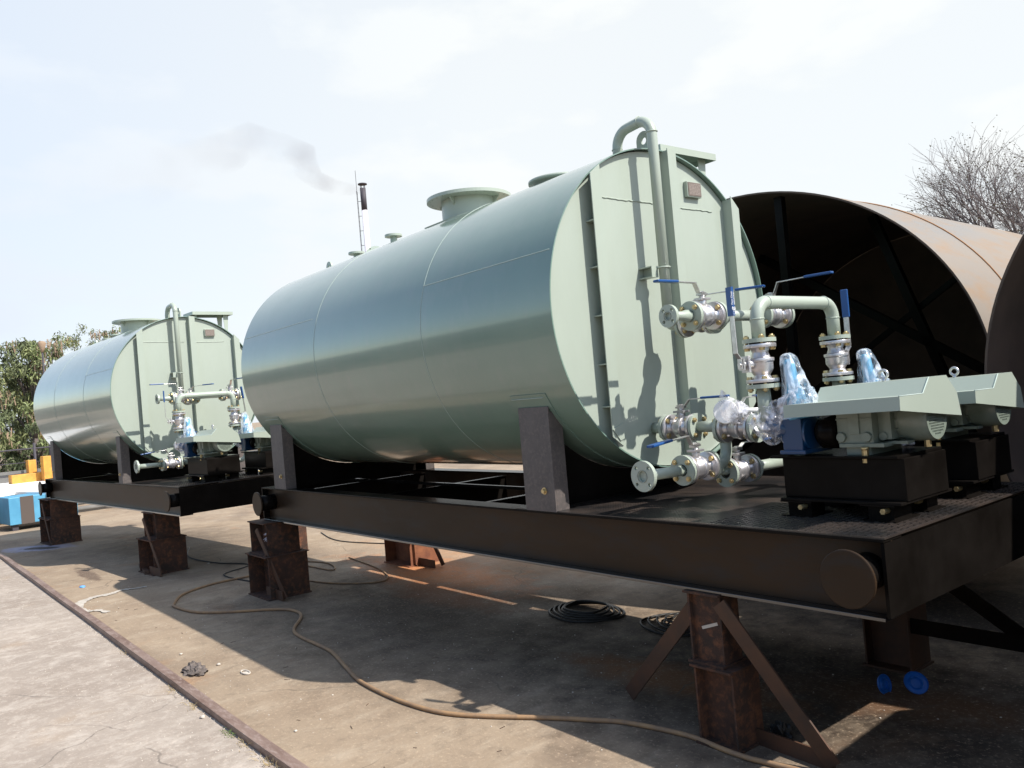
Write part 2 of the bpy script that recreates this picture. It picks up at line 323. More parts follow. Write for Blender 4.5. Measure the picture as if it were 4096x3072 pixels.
class Frame:
    def __init__(s, x=0, y=0, rz=0): s.x, s.y, s.rz = x, y, rz; s.M = Matrix.Translation((x,y,0)) @ Matrix.Rotation(rz, 4, 'Z')
W0 = Frame(); W2 = Frame(-7.554, -0.449, 0.063)
COL = scene.collection
def build(mb, name, mats, parent=None, off=(0,0,0), bevel=0, auto=True):
    me = bpy.data.meshes.new(name); o3 = Vector(off)
    me.from_pydata([Vector(v)-o3 for v in mb.v], [], mb.f)
    mats = mats if isinstance(mats, (list, tuple)) else [mats]
    for m_ in mats: me.materials.append(m_)
    for p, mi, sm in zip(me.polygons, mb.m, mb.sm): p.material_index = min(mi, len(mats)-1); p.use_smooth = sm
    me.update()
    ob = bpy.data.objects.new(name, me); COL.objects.link(ob)
    if parent: ob.parent = parent
    if bevel:
        bv = ob.modifiers.new('bevel', 'BEVEL'); bv.width = bevel; bv.segments = 2; bv.limit_method = 'ANGLE'; bv.angle_limit = R_(40)
    return ob
def tag(o, label, cat, group=None, kind=None):
    if label: o['label'] = label
    if cat: o['category'] = cat
    if group: o['group'] = group
    if kind: o['kind'] = kind
    return o
class Thing:
    def __init__(s, name, label, cat, anchor=(0,0,0), fr=W0, group=None):
        s.off = Vector(anchor); s.o = bpy.data.objects.new(name, None); s.o.empty_display_size = .1; COL.objects.link(s.o)
        s.o.location = fr.M @ s.off; s.o.rotation_euler = (0,0,fr.rz); tag(s.o, label, cat, group)
    def part(s, name, mb, mats, parent=None, bevel=0, label=None):
        ob = build(mb, name, mats, parent or s.o, s.off, bevel)
        if label: ob['label'] = label
        return ob
def solo(name, mb, mats, label, cat, group=None, kind=None, anchor=(0,0,0), fr=W0, bevel=0):
    ob = build(mb, name, mats, None, anchor, bevel); ob.location = fr.M @ Vector(anchor); ob.rotation_euler = (0,0,fr.rz)
    return tag(ob, label, cat, group, kind)

# ================================================================= the setting
g = MB(); S_ = 400
g.add([(-S_,-2.262,0),(S_,-2.262,0),(S_,S_,0),(-S_,S_,0)], [(0,1,2,3)])
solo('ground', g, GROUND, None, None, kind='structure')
g = MB(); g.add([(-S_,-S_,-.012),(S_,-S_,-.012),(S_,-2.262,-.012),(-S_,-2.262,-.012)], [(0,1,2,3)])
solo('pavement', g, SLAB, None, None, kind='structure')

H = 2.106; RT = .936; W = .794; ZD = 1.008; ZB = .697
VX, VY, VZ = Vector((1,0,0)), Vector((0,1,0)), Vector((0,0,1))
def P3(x,y,z): return Vector((x,y,z))

# ---------------------------------------------------------------- tank
def tank(fr, L, seams, posts, label, grp, main=True):
    T = Thing('storage_tank', label, 'tank', (0,0,ZD), fr, grp)
    n = 128; m = MB(); vs = []; fs = []
    def ring(x, r): return [(x, r*math.cos(2*math.pi*k/n), H+r*math.sin(2*math.pi*k/n)) for k in range(n)]
    xs = [-L, -L+.001]+[-L+L*i/24 for i in range(1, 24)]+[-.001, 0]
    prof = [(x, RT) for x in xs]+[(0, RT-.007), (-.034, RT-.007)]
    for x, r in prof: vs += ring(x, r)
    for j in range(len(prof)-1):
        for k in range(n):
            k2 = (k+1) % n; fs.append((j*n+k, j*n+k2, (j+1)*n+k2, (j+1)*n+k))
    m.add(vs, fs, 0, True)
    m.add(ring(-L+.03, RT-.003), [tuple(range(n))], 0)
    sh = T.part('shell', m, GS); sh.data.polygons.foreach_set('use_smooth', [True]*len(sh.data.polygons))
    for p in list(sh.data.polygons)[-1-2*n:]: p.use_smooth = False
    # weld seams, a little proud of the shell
    w = MB(); rw = RT+.0005
    def arc(x, a0, a1, jit=.0):
        return [(x+random.uniform(-jit, jit), rw*math.cos(R_(a)), H+rw*math.sin(R_(a))) for a in [a0+(a1-a0)*i/60 for i in range(61)]]
    for x in seams:
        w = MB(); w.tube(arc(x, 95, 265), .0017, 5); T.part('weld_seam', w, GD)
    a = 160.7
    spans = [(-.03, seams[0])]+([(seams[-1]-.09, -L)] if main else [])
    for (x0, x1) in spans:
        w = MB(); w.tube([(x0+(x1-x0)*i/60, rw*math.cos(R_(a+random.uniform(-.04,.04))), H+rw*math.sin(R_(a))) for i in range(61)], .0021, 5)
        T.part('weld_seam', w, GD)
    # recessed end plate
    m = MB(); m.lathe((-.034,0,H), VX, [(-.006, RT-.012), (0, RT-.012)], 96, smooth=False)
    face = T.part('end_plate', m, GE)
    w = MB()
    for (y0, y1, z) in ((-.52,-.0,2.725), (.14,.515,2.715)):
        w = MB(); w.tube([(-.033, y0+(y1-y0)*i/24, z+random.uniform(-.003,.003)+.0*i) for i in range(25)], .0045, 6)
        T.part('weld_bead', w, G, face)
    # vertical stiffeners in front of the end plate
    def chord(y): return math.sqrt(max(0, (RT+.006)**2-y*y))
    def stiff(y0, y1, open_left):
        m = MB(); d = .036; t = .006; x0 = -.034
        def outline(ya, yb, tp=0): 
            return [(ya, H-chord(ya)+.02), (yb, H-chord(yb)+.02), (yb, H+chord(yb)-.002), (ya, H+chord(ya)-.002)]
        # front web
        m.prism([(d-t, y, z) for y, z in outline(y0, y1)], (t,0,0))
        fl = [y1-t] if open_left else [y0, y1-t]
        for yy in fl:
            yc = min(abs(yy), abs(yy+t)) if yy*(yy+t) > 0 else 0
            ym = max(abs(yy), abs(yy+t)); c = chord(ym)-.012
            m.box((x0, yy, H-c), (d-t, yy+t, H+c))
        if open_left:
            for z in (2.575, 2.32, 2.055, 1.79, 1.56): m.box((x0, y0+.004, z), (d-t, y1-t, z+.007))
            yy = y0; 
        return T.part('stiffener', m, G)
    stiff(-.60, -.525, True); stiff(.055, .128, False); stiff(.628, .702, False)
    # tab at the foot of the left stiffener
    m = MB(); m.prism([(.0375,-.60,1.44),(.0375,-.55,1.375),(.0375,-.52,1.385),(.0375,-.52,1.47)], (.005,0,0)); T.part('stiffener_foot', m, G)
    # nameplate
    m = MB(); m.box((-.034,.262,2.785),(-.006,.395,2.880)); b = T.part('nameplate_bracket', m, G, bevel=.002)
    m = MB(); m.box((-.006,.268,2.791),(-.003,.389,2.874)); m.box((-.003,.272,2.795),(-.0025,.385,2.87))
    random.seed(3)
    for i in range(8):
        z = 2.862-i*.0085; y = .278
        while y < .375:
            l = random.uniform(.008,.028); m.box((-.003, y, z-.0016), (-.002, min(y+l,.379), z+.0016), 1); y += l+.004
    T.part('nameplate', m, [NPL, NPT], b)
    # vent pipe: rises in front of the end plate, swan neck back into the shell top
    px, py, pr = .0865, -.128, .030
    path = bend([(px,py,2.02),(px,py,3.19),(-.185,py,3.17),(-.19,py,2.98)], .095, 8)
    m = MB(); m.tube(path, pr, 24); vp = T.part('vent_pipe', m, G)
    w = MB()
    for z in (3.10,): w = MB(); w.tube([(px+ (pr+.001)*math.cos(a_), py+(pr+.001)*math.sin(a_), z) for a_ in [2*math.pi*i/24 for i in range(24)]], .004, 6, closed=True); T.part('weld_bead', w, G, vp)
    for (cx, cz) in ((-.19, 3.075), (.0, 3.185)):
        ax = VZ if cx < -.1 else VX; u, v, _ = basis(ax)
        w = MB(); w.tube([P3(cx,py,cz)+(pr+.001)*(u*math.cos(a_)+v*math.sin(a_)) for a_ in [2*math.pi*i/24 for i in range(24)]], .0028, 6, closed=True); T.part('weld_bead', w, G, vp)
    m = MB(); zc = 2.30
    m.box((-.034, py-.080, zc+.026), (.060, py-.028, zc+.032)); m.box((-.034, py-.080, zc-.032), (.060, py-.028, zc-.026)); m.box((.060, py-.080, zc-.032), (.066, py-.028, zc+.032)); m.box((-.034, py-.036, zc-.026), (.060, py-.030, zc+.026))
    br = T.part('pipe_bracket', m, G)
    m = MB(); m.tube([P3(px+(pr+.005)*math.cos(a_), py+(pr+.005)*math.sin(a_), zc+.02) for a_ in [R_(-150+300*i/20) for i in range(21)]], .005, 8); T.part('u_bolt', m, G, br)
    # lifting lugs on the crown
    def lug(x, y, dy=0):
        m = MB(); zt = H+math.sqrt(RT**2-y*y)-.01
        out = [(-.055,0),(.055,0),(.055,.06)]+[(.055*math.cos(R_(a_)), .075+.055*math.sin(R_(a_))) for a_ in range(0,181,15)]+[(-.055,.06)]
        m.plate((x,y,zt), VY, [(p,q) for p,q in out], [circle(.022, 18, 0, .072)], .016, up=VZ); T.part('lifting_lug', m, G)
    lug(-.06, -.03); lug(-L+.10, 0)
    # manway
    mx_, mn, mf = (-1.88, .215, .325) if main else (-1.75, .215, .325)
    ztop = 3.195
    m = MB(); m.lathe((mx_,0,H+RT-.06), VZ, [(0,mn),(ztop-H-RT+.06-.012,mn)], 48, caps=False); mw = T.part('manway_neck', m, G)
    m = MB(); hs = [circle(.008, 8, (mf-.028)*math.cos(2*math.pi*i/28), (mf-.028)*math.sin(2*math.pi*i/28)) for i in range(28)]
    m.plate((mx_,0,ztop), VZ, circle(mf, 72), hs+[circle(mn-.01, 48)], .024)
    T.part('manway_flange', m, G)
    m = MB()
    for a_ in (200, 290, 20, 110):
        m = MB(); c, s = math.cos(R_(a_)), math.sin(R_(a_)); m.prism([(mx_+c*(mn-.004), s*(mn-.004), ztop-.012), (mx_+c*(mn+.055), s*(mn+.055), ztop-.012), (mx_+c*(mn-.004), s*(mn-.004), ztop-.075)], (-s*.01, c*.01, 0)); T.part('gusset', m, G, mw)
    # reinforcing pads hugging the shell round the manway and nozzles
    def pad(x, r, nm='reinforcing_pad'):
        m = MB(); vs = []; K = 48; rings = 6
        for j in range(rings+1):
            for k in range(K):
                a_ = 2*math.pi*k/K; rr = r*j/rings; dx = rr*math.cos(a_); s = rr*math.sin(a_); an = s/RT
                vs.append((x+dx, (RT+.009)*math.sin(an), H+(RT+.009)*math.cos(an)))
        fs = [(j*K+k, j*K+(k+1)%K, (j+1)*K+(k+1)%K, (j+1)*K+k) for j in range(rings) for k in range(K)]
        for k in range(K):
            a_ = 2*math.pi*k/K; dx = r*math.cos(a_); an = r*math.sin(a_)/RT; vs.append((x+dx, (RT-.002)*math.sin(an), H+(RT-.002)*math.cos(an)))
        fs += [(rings*K+k, rings*K+(k+1)%K, (rings+1)*K+(k+1)%K, (rings+1)*K+k) for k in range(K)]
        m.add(vs, fs, 0, False); T.part(nm, m, G)
    pad(mx_, .36)
    # nozzles
    def nozzle(x, y, z, r, rf, tilt=None, holes=4):
        d = VZ if tilt is None else Vector(tilt).normalized(); top = P3(x,y,z); m = MB()
        m.lathe(top-d*.22, d, [(0,r),(.21,r)], 20, caps=False); nb = T.part('nozzle', m, G)
        m = MB(); m.plate(top, d, circle(rf, 36), [circle(r-.004, 20)]+[circle(.009, 10, (rf-.018)*math.cos(R_(45)+2*math.pi*i/holes), (rf-.018)*math.sin(R_(45)+2*math.pi*i/holes)) for i in range(holes)], .018)
        T.part('nozzle_flange', m, G, nb)
    if main:
        nozzle(-3.03, 0, 3.158, .03, .076); nozzle(-3.72, 0, 3.135, .03, .076); nozzle(-3.47, .05, 3.10, .03, .076, (.55,-.45,.55))
        m = MB(); m.lathe((-.86,0,H+RT-.03), VZ, [(0,.17),(.052,.17),(.052,.205),(.068,.205)], 48); T.part('hatch_cover', m, G)
    else:
        nozzle(-2.75, 0, 3.12, .03, .076); nozzle(-3.15, 0, 3.10, .03, .076)
    # tray on short legs at the back of the crown
    m = MB(); x0, x1, y0, y1, z = -.42, -.10, .16, .70, 3.122
    m.box((x0,y0,z-.004),(x1,y1,z)); m.box((x1-.004,y0,z-.042),(x1,y1,z-.004)); m.box((x0,y0,z-.042),(x0+.004,y1,z-.004)); m.box((x0+.004,y0,z-.042),(x1-.004,y0+.004,z-.004)); m.box((x0+.004,y1-.004,z-.042),(x1-.004,y1,z-.004))
    tr = T.part('crown_tray', m, G)
    m = MB()
    for (x,y) in ((-.16,.62),(-.36,.62)):
        zz = H+math.sqrt(RT*RT-y*y)-.01; m.prism([(x,y-.04,z-.006),(x,y+.04,z-.006),(x,y+.012,zz),(x,y-.012,zz)], (.006,0,0)); T.part('tray_leg', m, G, tr); m = MB()
    for (x,y) in ((-.16,.22),(-.36,.22)):
        zz = H+math.sqrt(RT*RT-y*y)-.01; m.box((x,y-.012,zz),(x+.006,y+.012,z-.006)); T.part('tray_leg', m, G, tr); m = MB()
    # saddles: grey brown posts each side, black web plate between
    for (xa, xb) in posts:
        xm = (xa+xb)/2; m = MB(); K = 24
        ang = [R_(222+(318-222)*i/K) for i in range(K+1)]
        pl = [(xm, (RT+.008)*math.cos(a_), H+(RT+.008)*math.sin(a_)) for a_ in ang]
        pl = [(xm, -W+.02, ZD)]+pl+[(xm, W-.02, ZD)]
        pl = pl[::-1]
        m.prism(pl, (.010,0,0))
        sd = T.part('saddle_web', m, BLK)
        # curved wear plate
        m = MB(); vs = []
        for x in (xa-.02, xb+.03):
            for rr in (RT+.001, RT+.005):
                for i in range(K+1):
                    a_ = R_(208+(332-208)*i/K); vs.append((x, rr*math.cos(a_), H+rr*math.sin(a_)))
        q = K+1; fs = []
        for i in range(K): fs += [(i,i+1,q+i+1,q+i),(2*q+i,3*q+i,3*q+i+1,2*q+i+1),(q+i,q+i+1,3*q+i+1,3*q+i),(i,2*q+i,2*q+i+1,i+1)]
        fs += [(0,q,3*q,2*q),(K,2*q+K,3*q+K,q+K)]
        m.add(vs, fs, 0, False); T.part('wear_plate', m, GS, sd)
        for sy in (-1, 1):
            m = MB(); zt = 1.592
            m.box((xa, sy*(W-.012), ZD), (xb, sy*W, zt))
            m.box((xa, sy*(W-.10), ZD), (xa+.008, sy*(W-.012), zt-.03)); m.box((xb-.008, sy*(W-.10), ZD), (xb, sy*(W-.012), zt-.03))
            ps = T.part('saddle_post', m, PST, bevel=.0015)
            m = MB(); yb = sy*W; bx = xb-.085; bz = ZD+.115
            m.lathe((bx, yb, bz), (0,sy,0), [(0,.020),(.003,.020)], 20, smooth=False); m.lathe((bx, yb+sy*.003, bz), (0,sy,0), [(0,.0135),(.013,.0135)], 6, smooth=False)
            T.part('bolt', m, BRS, ps)
        w = MB()
        for a_ in (209.5,): w.tube([(x, (RT+.006)*math.cos(R_(a_)), H+(RT+.006)*math.sin(R_(a_))) for x in (xa-.02, xb)], .0025, 5)
        T.part('weld_bead', w, GD, sd)
    return T

# ---------------------------------------------------------------- skid
def skid(fr, xl, xr, label, grp, rt=(1.49, -4.36)):
    T = Thing('skid_frame', label, 'steel frame', ((xl+xr)/2, 0, ZB), fr, grp)
    for sy in (-1, 1):
        m = MB(); yo = sy*W; yi = sy*(W-.14); yw = sy*(W-.058)
        m.box((xl, yi, ZD-.012), (xr, yo, ZD-.0)); m.box((xl, yi, ZB), (xr-.02, yo, ZB+.014), 1)
        m.box((xl, yw-sy*.009, ZB+.014), (xr, yw, ZD-.012), 2)
        T.part('side_beam', m, [BLK, FLG, WEB], bevel=.0015)
    m = MB(); m.box((xr-.012, -W+.0, ZB+.016), (xr+.002, W, ZD-.014)); T.part('end_beam', m, BLK)
    m = MB(); m.box((xl-.002, -W, ZB+.016), (xl+.012, W, ZD-.014)); T.part('end_beam', m, BLK)
    # cross members under the tank
    x = xl+.62
    while x < -.75:
        m = MB(); m.box((x-.022, -W+.15, ZD-.03), (x+.022, W-.15, ZD-.024)); m.box((x-.004, -W+.15, ZB+.09), (x+.004, W-.15, ZD-.03)); T.part('cross_member', m, BLK); x += 1.32
    m = MB(); m.box((xl+.02, -.012, ZD-.028), (-.6, .012, ZD-.012+.006)); T.part('cross_member', m, BLK)
    m = MB(); m.box((-.62, -W+.004, ZD+.0005), (xr+.004, W-.004, ZD+.006)); T.part('deck_plate', m, CHK)
    # rows of raised treads near the open end
    m = MB(); random.seed(5)
    for i in range(26):
        for j in range(60):
            x = xr-.02-i*.032; y = -W+.03+j*.026+(.013 if i % 2 else 0)
            if y > W-.03: continue
            a = R_(45 if (i+j) % 2 else -45); c, s = math.cos(a), math.sin(a)
            m.obox((x,y,ZD+.007), (c,s,0), (-s,c,0), VZ, .020, .005, .003)
    T.part('tread_rows', m, CHK)
    # lifting trunnions with round end plates
    for tx in rt:
        for sy in (-1, 1):
            m = MB(); o = (tx, sy*(W-.058), .872); d = (0,sy,0)
            m.lathe(o, d, [(0,.072),(.155,.072)], 32, smooth=True); tb = T.part('trunnion', m, BLK)
            m = MB(); m.lathe((tx, sy*(W+.097), .872), d, [(0,.108),(.002,.111),(.012,.111),(.014,.108)], 48, smooth=False); T.part('trunnion_plate', m, WEB, tb)
    return T

# ---------------------------------------------------------------- valves and piping
FR = .076; FT = .019
def pipe_flange(m, c, d, r=FR, bore=.030, holes=4, ph=45, mi=0, t=FT):
    m.plate(c, d, circle(r, 40), [circle(bore, 24)]+[circle(.0095, 10, (r-.0185)*math.cos(R_(ph)+2*math.pi*i/holes), (r-.0185)*math.sin(R_(ph)+2*math.pi*i/holes)) for i in range(holes)], t, mi)
def bolt(T, par, c, d, half, u, w, ang, rb=.0575):
    m = MB(); p = Vector(c)+(u*math.cos(ang)+w*math.sin(ang))*rb; d = Vector(d)
    m.lathe(p-d*half, -d, [(0,.0150),(.002,.0150)], 14, smooth=False); m.lathe(p-d*(half+.002), -d, [(0,.0135),(.011,.0125)], 6, smooth=False)
    m.lathe(p+d*half, d, [(0,.0150),(.002,.0150)], 14, smooth=False); m.lathe(p+d*(half+.002), d, [(0,.0135),(.012,.0135)], 6, smooth=False)
    m.cyl(p-d*half, p+d*(half+.020), .0075, 8); T.part('bolt', m, BRS, par)
def valve(T, c, ax, stem, lev, grip_len=.145, lever_len=.30, text=False, lever_rise=.050, flanges=(True,True), nbolt=4, grip_mat=None):
    """two inch flanged ball valve: c centre, ax bore axis, stem direction, lev lever direction"""
    c = Vector(c); ax = Vector(ax).normalized(); st = Vector(stem).normalized(); lv = Vector(lev).normalized(); hf = .089
    m = MB()
    m.lathe(c-ax*hf, ax, [(0,.074),(.0165,.074),(.0165,.046),(.034,.036),(.046,.044),(.062,.054),(.092,.054),(.098,.060),(.112,.060),(.114,.044),(.140,.036),(.161,.046),(.161,.074),(.178,.074)], 32)
    m.cyl(c+st*.045, c+st*.085, .021, 18)
    m.obox(c+st*.088, ax, st.cross(ax), st, .075, .052, .012)
    b = T.part('ball_valve', m, SIL, bevel=.0012)
    m = MB(); m.cyl(c+st*.094, c+st*.110, .017, 16); m.obox(c+st*.112, lv, st.cross(lv), st, .052, .034, .010); m.lathe(c+st*.117, st, [(0,.013),(.012,.013)], 6, smooth=False)
    T.part('stem', m, STL, b)
    # flat bar lever: offset, step, long arm
    m = MB(); a0 = c+st*.122; sd = st.cross(lv)
    m.bar(a0-lv*.02, a0+lv*.030, .030, .005, st); m.bar(a0+lv*.028, a0+lv*.055+st*lever_rise, .026, .005, st); e0 = a0+lv*.055+st*lever_rise; e1 = a0+lv*lever_len+st*(lever_rise+.004)
    m.bar(e0-lv*.003, e1, .028, .005, st); T.part('lever', m, STL, b, bevel=.001)
    m = MB(); g0 = e1-lv*grip_len; m.obox((g0+e1)/2+lv*.006, lv, sd, st, grip_len+.012, .038, .013)
    mats = [grip_mat or BLU, WHT]
    gp = T.part('grip', m, mats, b, bevel=.004)
    if text:
        # print on the grip, read with the head tilted
        gm = MB(); face = (CAM-(g0+e1)/2); nrm = sd if face.dot(sd) > 0 else -sd
        nrm = st if abs(face.dot(st)) > abs(face.dot(sd)) and face.dot(st) > 0 else nrm
        if face.dot(nrm) < 0: nrm = -nrm
        up = -lv.cross(nrm) if False else nrm.cross(lv)
        off = .0195 if abs(nrm.dot(sd)) > .5 else .0062
        hgt = .0062
        for (txt, dy, sz) in (('Flow Chem', .0030, .0125), ('INDUSTRIES', -.0095, .0105)):
            cu = bpy.data.curves.new('tmp', 'FONT'); cu.body = txt; cu.size = sz; cu.extrude = .0002; cu.space_character = 1.05
            ob = bpy.data.objects.new('tmp', cu); me = bpy.data.meshes.new_from_object(ob)
            base = g0+lv*.050+nrm*(off+.0004)
            gm.add([base+lv*v.co.x+up*(v.co.y+dy)+nrm*v.co.z for v in me.vertices], [tuple(p.vertices) for p in me.polygons])
            bpy.data.objects.remove(ob); bpy.data.curves.remove(cu); bpy.data.meshes.remove(me)
        ctr = g0+lv*.033+nrm*(off+.0004)
        gm.tube([ctr+(lv*math.cos(R_(a))+up*math.sin(R_(a)))*.0085 for a in range(30, 331, 20)], .0016, 6)
        gm.tube([ctr+(lv*math.cos(R_(a))+up*math.sin(R_(a)))*.0035 for a in range(0, 360, 30)], .0014, 6, closed=True)
        gm.tube([g0+lv*.012+nrm*(off+.0004)+(lv*math.cos(R_(a))+up*math.sin(R_(a)))*.006 for a in range(120, 421, 25)], .0008, 5)
        # lettering belongs to the grip: joined as second material
        old = gp.data; o2 = len(old.vertices)
        mm = MB(); mm.v = [tuple(v.co+T.off) for v in old.vertices]; mm.f = [tuple(p.vertices) for p in old.polygons]; mm.m = [0]*len(mm.f); mm.sm = [False]*len(mm.f)
        mm.add(gm.v, gm.f, 1); gp.modifiers.clear()
        me = bpy.data.meshes.new('grip'); me.from_pydata([Vector(v)-T.off for v in mm.v], [], mm.f)
        for q in mats: me.materials.append(q)
        for p, mi in zip(me.polygons, mm.m): p.material_index = mi
        gp.data = me
    # company flanges on the pipe side, gaskets, bolts
    u, w, _ = basis(ax)
    for sgn, on in ((-1, flanges[0]), (1, flanges[1])):
        if not on: continue
        j = c+ax*sgn*(hf+.0035)
        m = MB(); m.lathe(j-ax*.0035, ax, [(0,.046),(.007,.046)], 28); T.part('gasket', m, GSK, b)
        for i in range(nbolt): bolt(T, b, j, ax*sgn, FT+.001, u, w, R_(45)+2*math.pi*i/nbolt)
    return b
HV = .089+.007+FT/2    # valve centre to company flange centre

def free_flange(T, c, d, bore=.022, r=.058):
    m = MB(); pipe_flange(m, c, d, r=r, bore=bore); m.lathe(Vector(c)-Vector(d).normalized()*.012, d, [(0,bore+.004),(.02,bore+.004)], 24, mi=1, caps=False)
    m.lathe(Vector(c)+Vector(d).normalized()*(.028), d, [(0,bore-.0005),(.002,bore-.0005)], 20, mi=1)
    return T.part('open_flange', m, [G, RBORE])
def weldring(m, c, d, r):
    u, w, _ = basis(d); c = Vector(c); m.tube([c+(u*math.cos(a)+w*math.sin(a))*(r+.0005) for a in [2*math.pi*i/24 for i in range(24)]], .0032, 6, closed=True)

def piping(fr, sfx, grp_names, grip=None, main=True):
    # ---- fill line across the end plate
    T = Thing('fill_line', sfx['fill'], 'pipework', (.45, 0, 1.997), fr, grp_names[0])
    xA, zA = .45, 1.997; pr = .030
    A = P3(xA, -.345+.07, zA)      # first valve centre
    Cc = P3(xA, .335, zA)
    m = MB()
    ya = A.y-HV; pipe_flange(m, (xA, ya, zA), VY, FR); 
    m.lathe((xA, ya-.01, zA), (0,-1,0), [(0,.032),(.03,.032),(.06,.024),(.155,.024)], 24)
    T.part('pipe', m, G); m = MB()
    m.tube([(xA, A.y+HV, zA), (xA, Cc.y-HV, zA)], pr, 24); pipe_flange(m, (xA, A.y+HV, zA), VY, FR); pipe_flange(m, (xA, Cc.y-HV, zA), VY, FR)
    weldring(m, (xA, A.y+HV+.05, zA), VY, pr)
    T.part('pipe', m, G); m = MB(); m.lathe((xA, Cc.y+HV-FT/2, zA), VY, [(0,FR),(FT,FR)], 40, smooth=False); T.part('blind_flange', m, G)
    free_flange(T, (xA, ya-.17, zA), VY, bore=.019, r=.058)
    valve(T, A, VY, VZ, -VY, lever_len=.34, grip_mat=grip)
    valve(T, Cc, VY, VZ, (1,.10,.0), lever_len=.36, lever_rise=.058, grip_mat=grip)
    # branch from the vent foot along to the fill line, with its own valve behind
    B = P3(.262, -.085, 1.985)
    m = MB(); m.tube(bend([(.0865,-.128,2.06),(.0865,-.128,1.985),(.15,-.09,1.985)], .045, 6), pr, 20)
    pipe_flange(m, B-VX*HV, VX, FR); T.part('branch_pipe', m, G); m = MB(); pipe_flange(m, B+VX*HV, VX, FR); m.cyl(B+VX*HV, (xA,-.085,1.985), pr, 20); T.part('branch_pipe', m, G)
    valve(T, B, VX, VZ, (1,.45,0), lever_len=.36, lever_rise=.025, grip_mat=grip)
    # ---- discharge header over the two pumps
    T = Thing('discharge_header', sfx['head'], 'pipework', (.915, -.16, 1.45), fr, grp_names[1])
    xh, ya, yb, zt, rp = .915, -.484, .168, 2.000, .0315
    m = MB(); m.tube(bend([(xh,ya,1.826),(xh,ya,zt),(xh,yb,zt),(xh,yb,1.826)], .078, 10), rp, 28)
    for y in (ya, yb): weldring(m, (xh,y,1.922), VZ, rp); pipe_flange(m, (xh,y,1.822), VZ, FR)
    for y in (ya+.078, yb-.078): weldring(m, (xh,y,zt), VY, rp)
    T.part('pipe', m, G)
    for y in (ya, yb):
        m = MB(); pipe_flange(m, (xh,y,1.822-2*HV), VZ, FR); m.cyl((xh,y,1.822-2*HV), (xh,y,1.44), rp, 24); T.part('riser_pipe', m, G)
    valve(T, (xh,ya,1.822-HV), VZ, (-.25,-1,0), VZ, lever_len=.345, grip_len=.120, text=(main), lever_rise=.02, grip_mat=grip)
    valve(T, (xh,yb,1.822-HV), VZ, (-.1,1,0), VZ if main else Vector((0,-.12,1)), lever_len=.345, grip_len=.135, lever_rise=.035, grip_mat=grip)
    # ---- suction line low on the end plate
    T = Thing('suction_line', sfx['suct'], 'pipework', (.4, -.2, 1.2), fr, grp_names[2])
    yL, zL = -.2, 1.412; L1 = P3(.18, yL, zL); L2 = P3(.568, yL-.02, zL-.01)
    m = MB(); m.tube([(-.03,yL,zL),(L1.x-HV,yL,zL)], pr, 20); weldring(m, (-.03,yL,zL), VX, .033)
    pipe_flange(m, L1-VX*HV, VX); T.part('pipe', m, G); m = MB(); pipe_flange(m, L1+VX*HV, VX); m.tube([(L1.x+HV,yL,zL),(L2.x-HV,yL,zL)], pr, 20)
    pipe_flange(m, L2-VX*HV, VX); T.part('pipe', m, G); m = MB(); pipe_flange(m, L2+VX*HV, VX); m.tube([(L2.x+HV,L2.y,L2.z),(.86,L2.y-.08,L2.z)], pr, 20); T.part('pipe', m, G); m = MB()
    xd, zd = .46, 1.222
    m.tube(bend([(xd,yL,zL),(xd,yL,zd),(xd,-.345,zd)], .075, 8), pr, 22); weldring(m, (xd,yL,1.335), VZ, pr)
    D = P3(xd, -.345-HV+.0, zd); pipe_flange(m, D+VY*HV, VY); T.part('elbow', m, G); m = MB(); pipe_flange(m, D-VY*HV, VY)
    m.cyl(D-VY*HV, (xd, -.842, 1.229), .0265, 24); T.part('drain_pipe', m, G); m = MB()
    Mv = P3(xd-.02, -.085, 1.165); m.cyl((xd-.02,-.20,1.19), Mv-VY*HV, pr, 20); pipe_flange(m, Mv-VY*HV, VY); T.part('pipe', m, G); m = MB(); pipe_flange(m, Mv+VY*HV, VY); m.cyl(Mv+VY*HV, (xd-.02,.30,1.165), pr, 20)
    T.part('pipe', m, G)
    free_flange(T, (xd, -.846, 1.229), VY, bore=.026, r=.074)
    valve(T, L1, VX, VZ, (1,.25,.0), lever_len=.27, lever_rise=.03, grip_mat=grip)
    valve(T, L2, VX, VZ, (.2,1,0), lever_len=.2, lever_rise=.03, grip_len=.08, grip_mat=grip)
    valve(T, D, VY, VZ, (0,-1,-.10), lever_len=.33, lever_rise=.05, grip_mat=grip)
    valve(T, Mv, VY, VZ, (.1,1,0), lever_len=.25, lever_rise=.02, grip_mat=grip)
    # second pump's own suction branch
    m = MB(); m.tube(bend([(xd-.02,.30,1.165),(xd-.02,.49,1.165),(xd-.02,.49,1.40),(.86,.49,1.40)], .08, 6), pr, 16); T.part('branch_pipe', m, G)

def smooth_path(pts, n=6):
    P = [Vector((*p, 0)) if len(p) == 2 else Vector(p) for p in pts]; out = []
    for i in range(len(P)-1):
        p0, p1, p2, p3 = P[max(i-1,0)], P[i], P[i+1], P[min(i+2, len(P)-1)]
        for k in range(n):
            t = k/n; out.append(.5*((2*p1)+(-p0+p2)*t+(2*p0-5*p1+4*p2-p3)*t*t+(-p0+3*p1-3*p2+p3)*t**3))
    out.append(P[-1]); return out
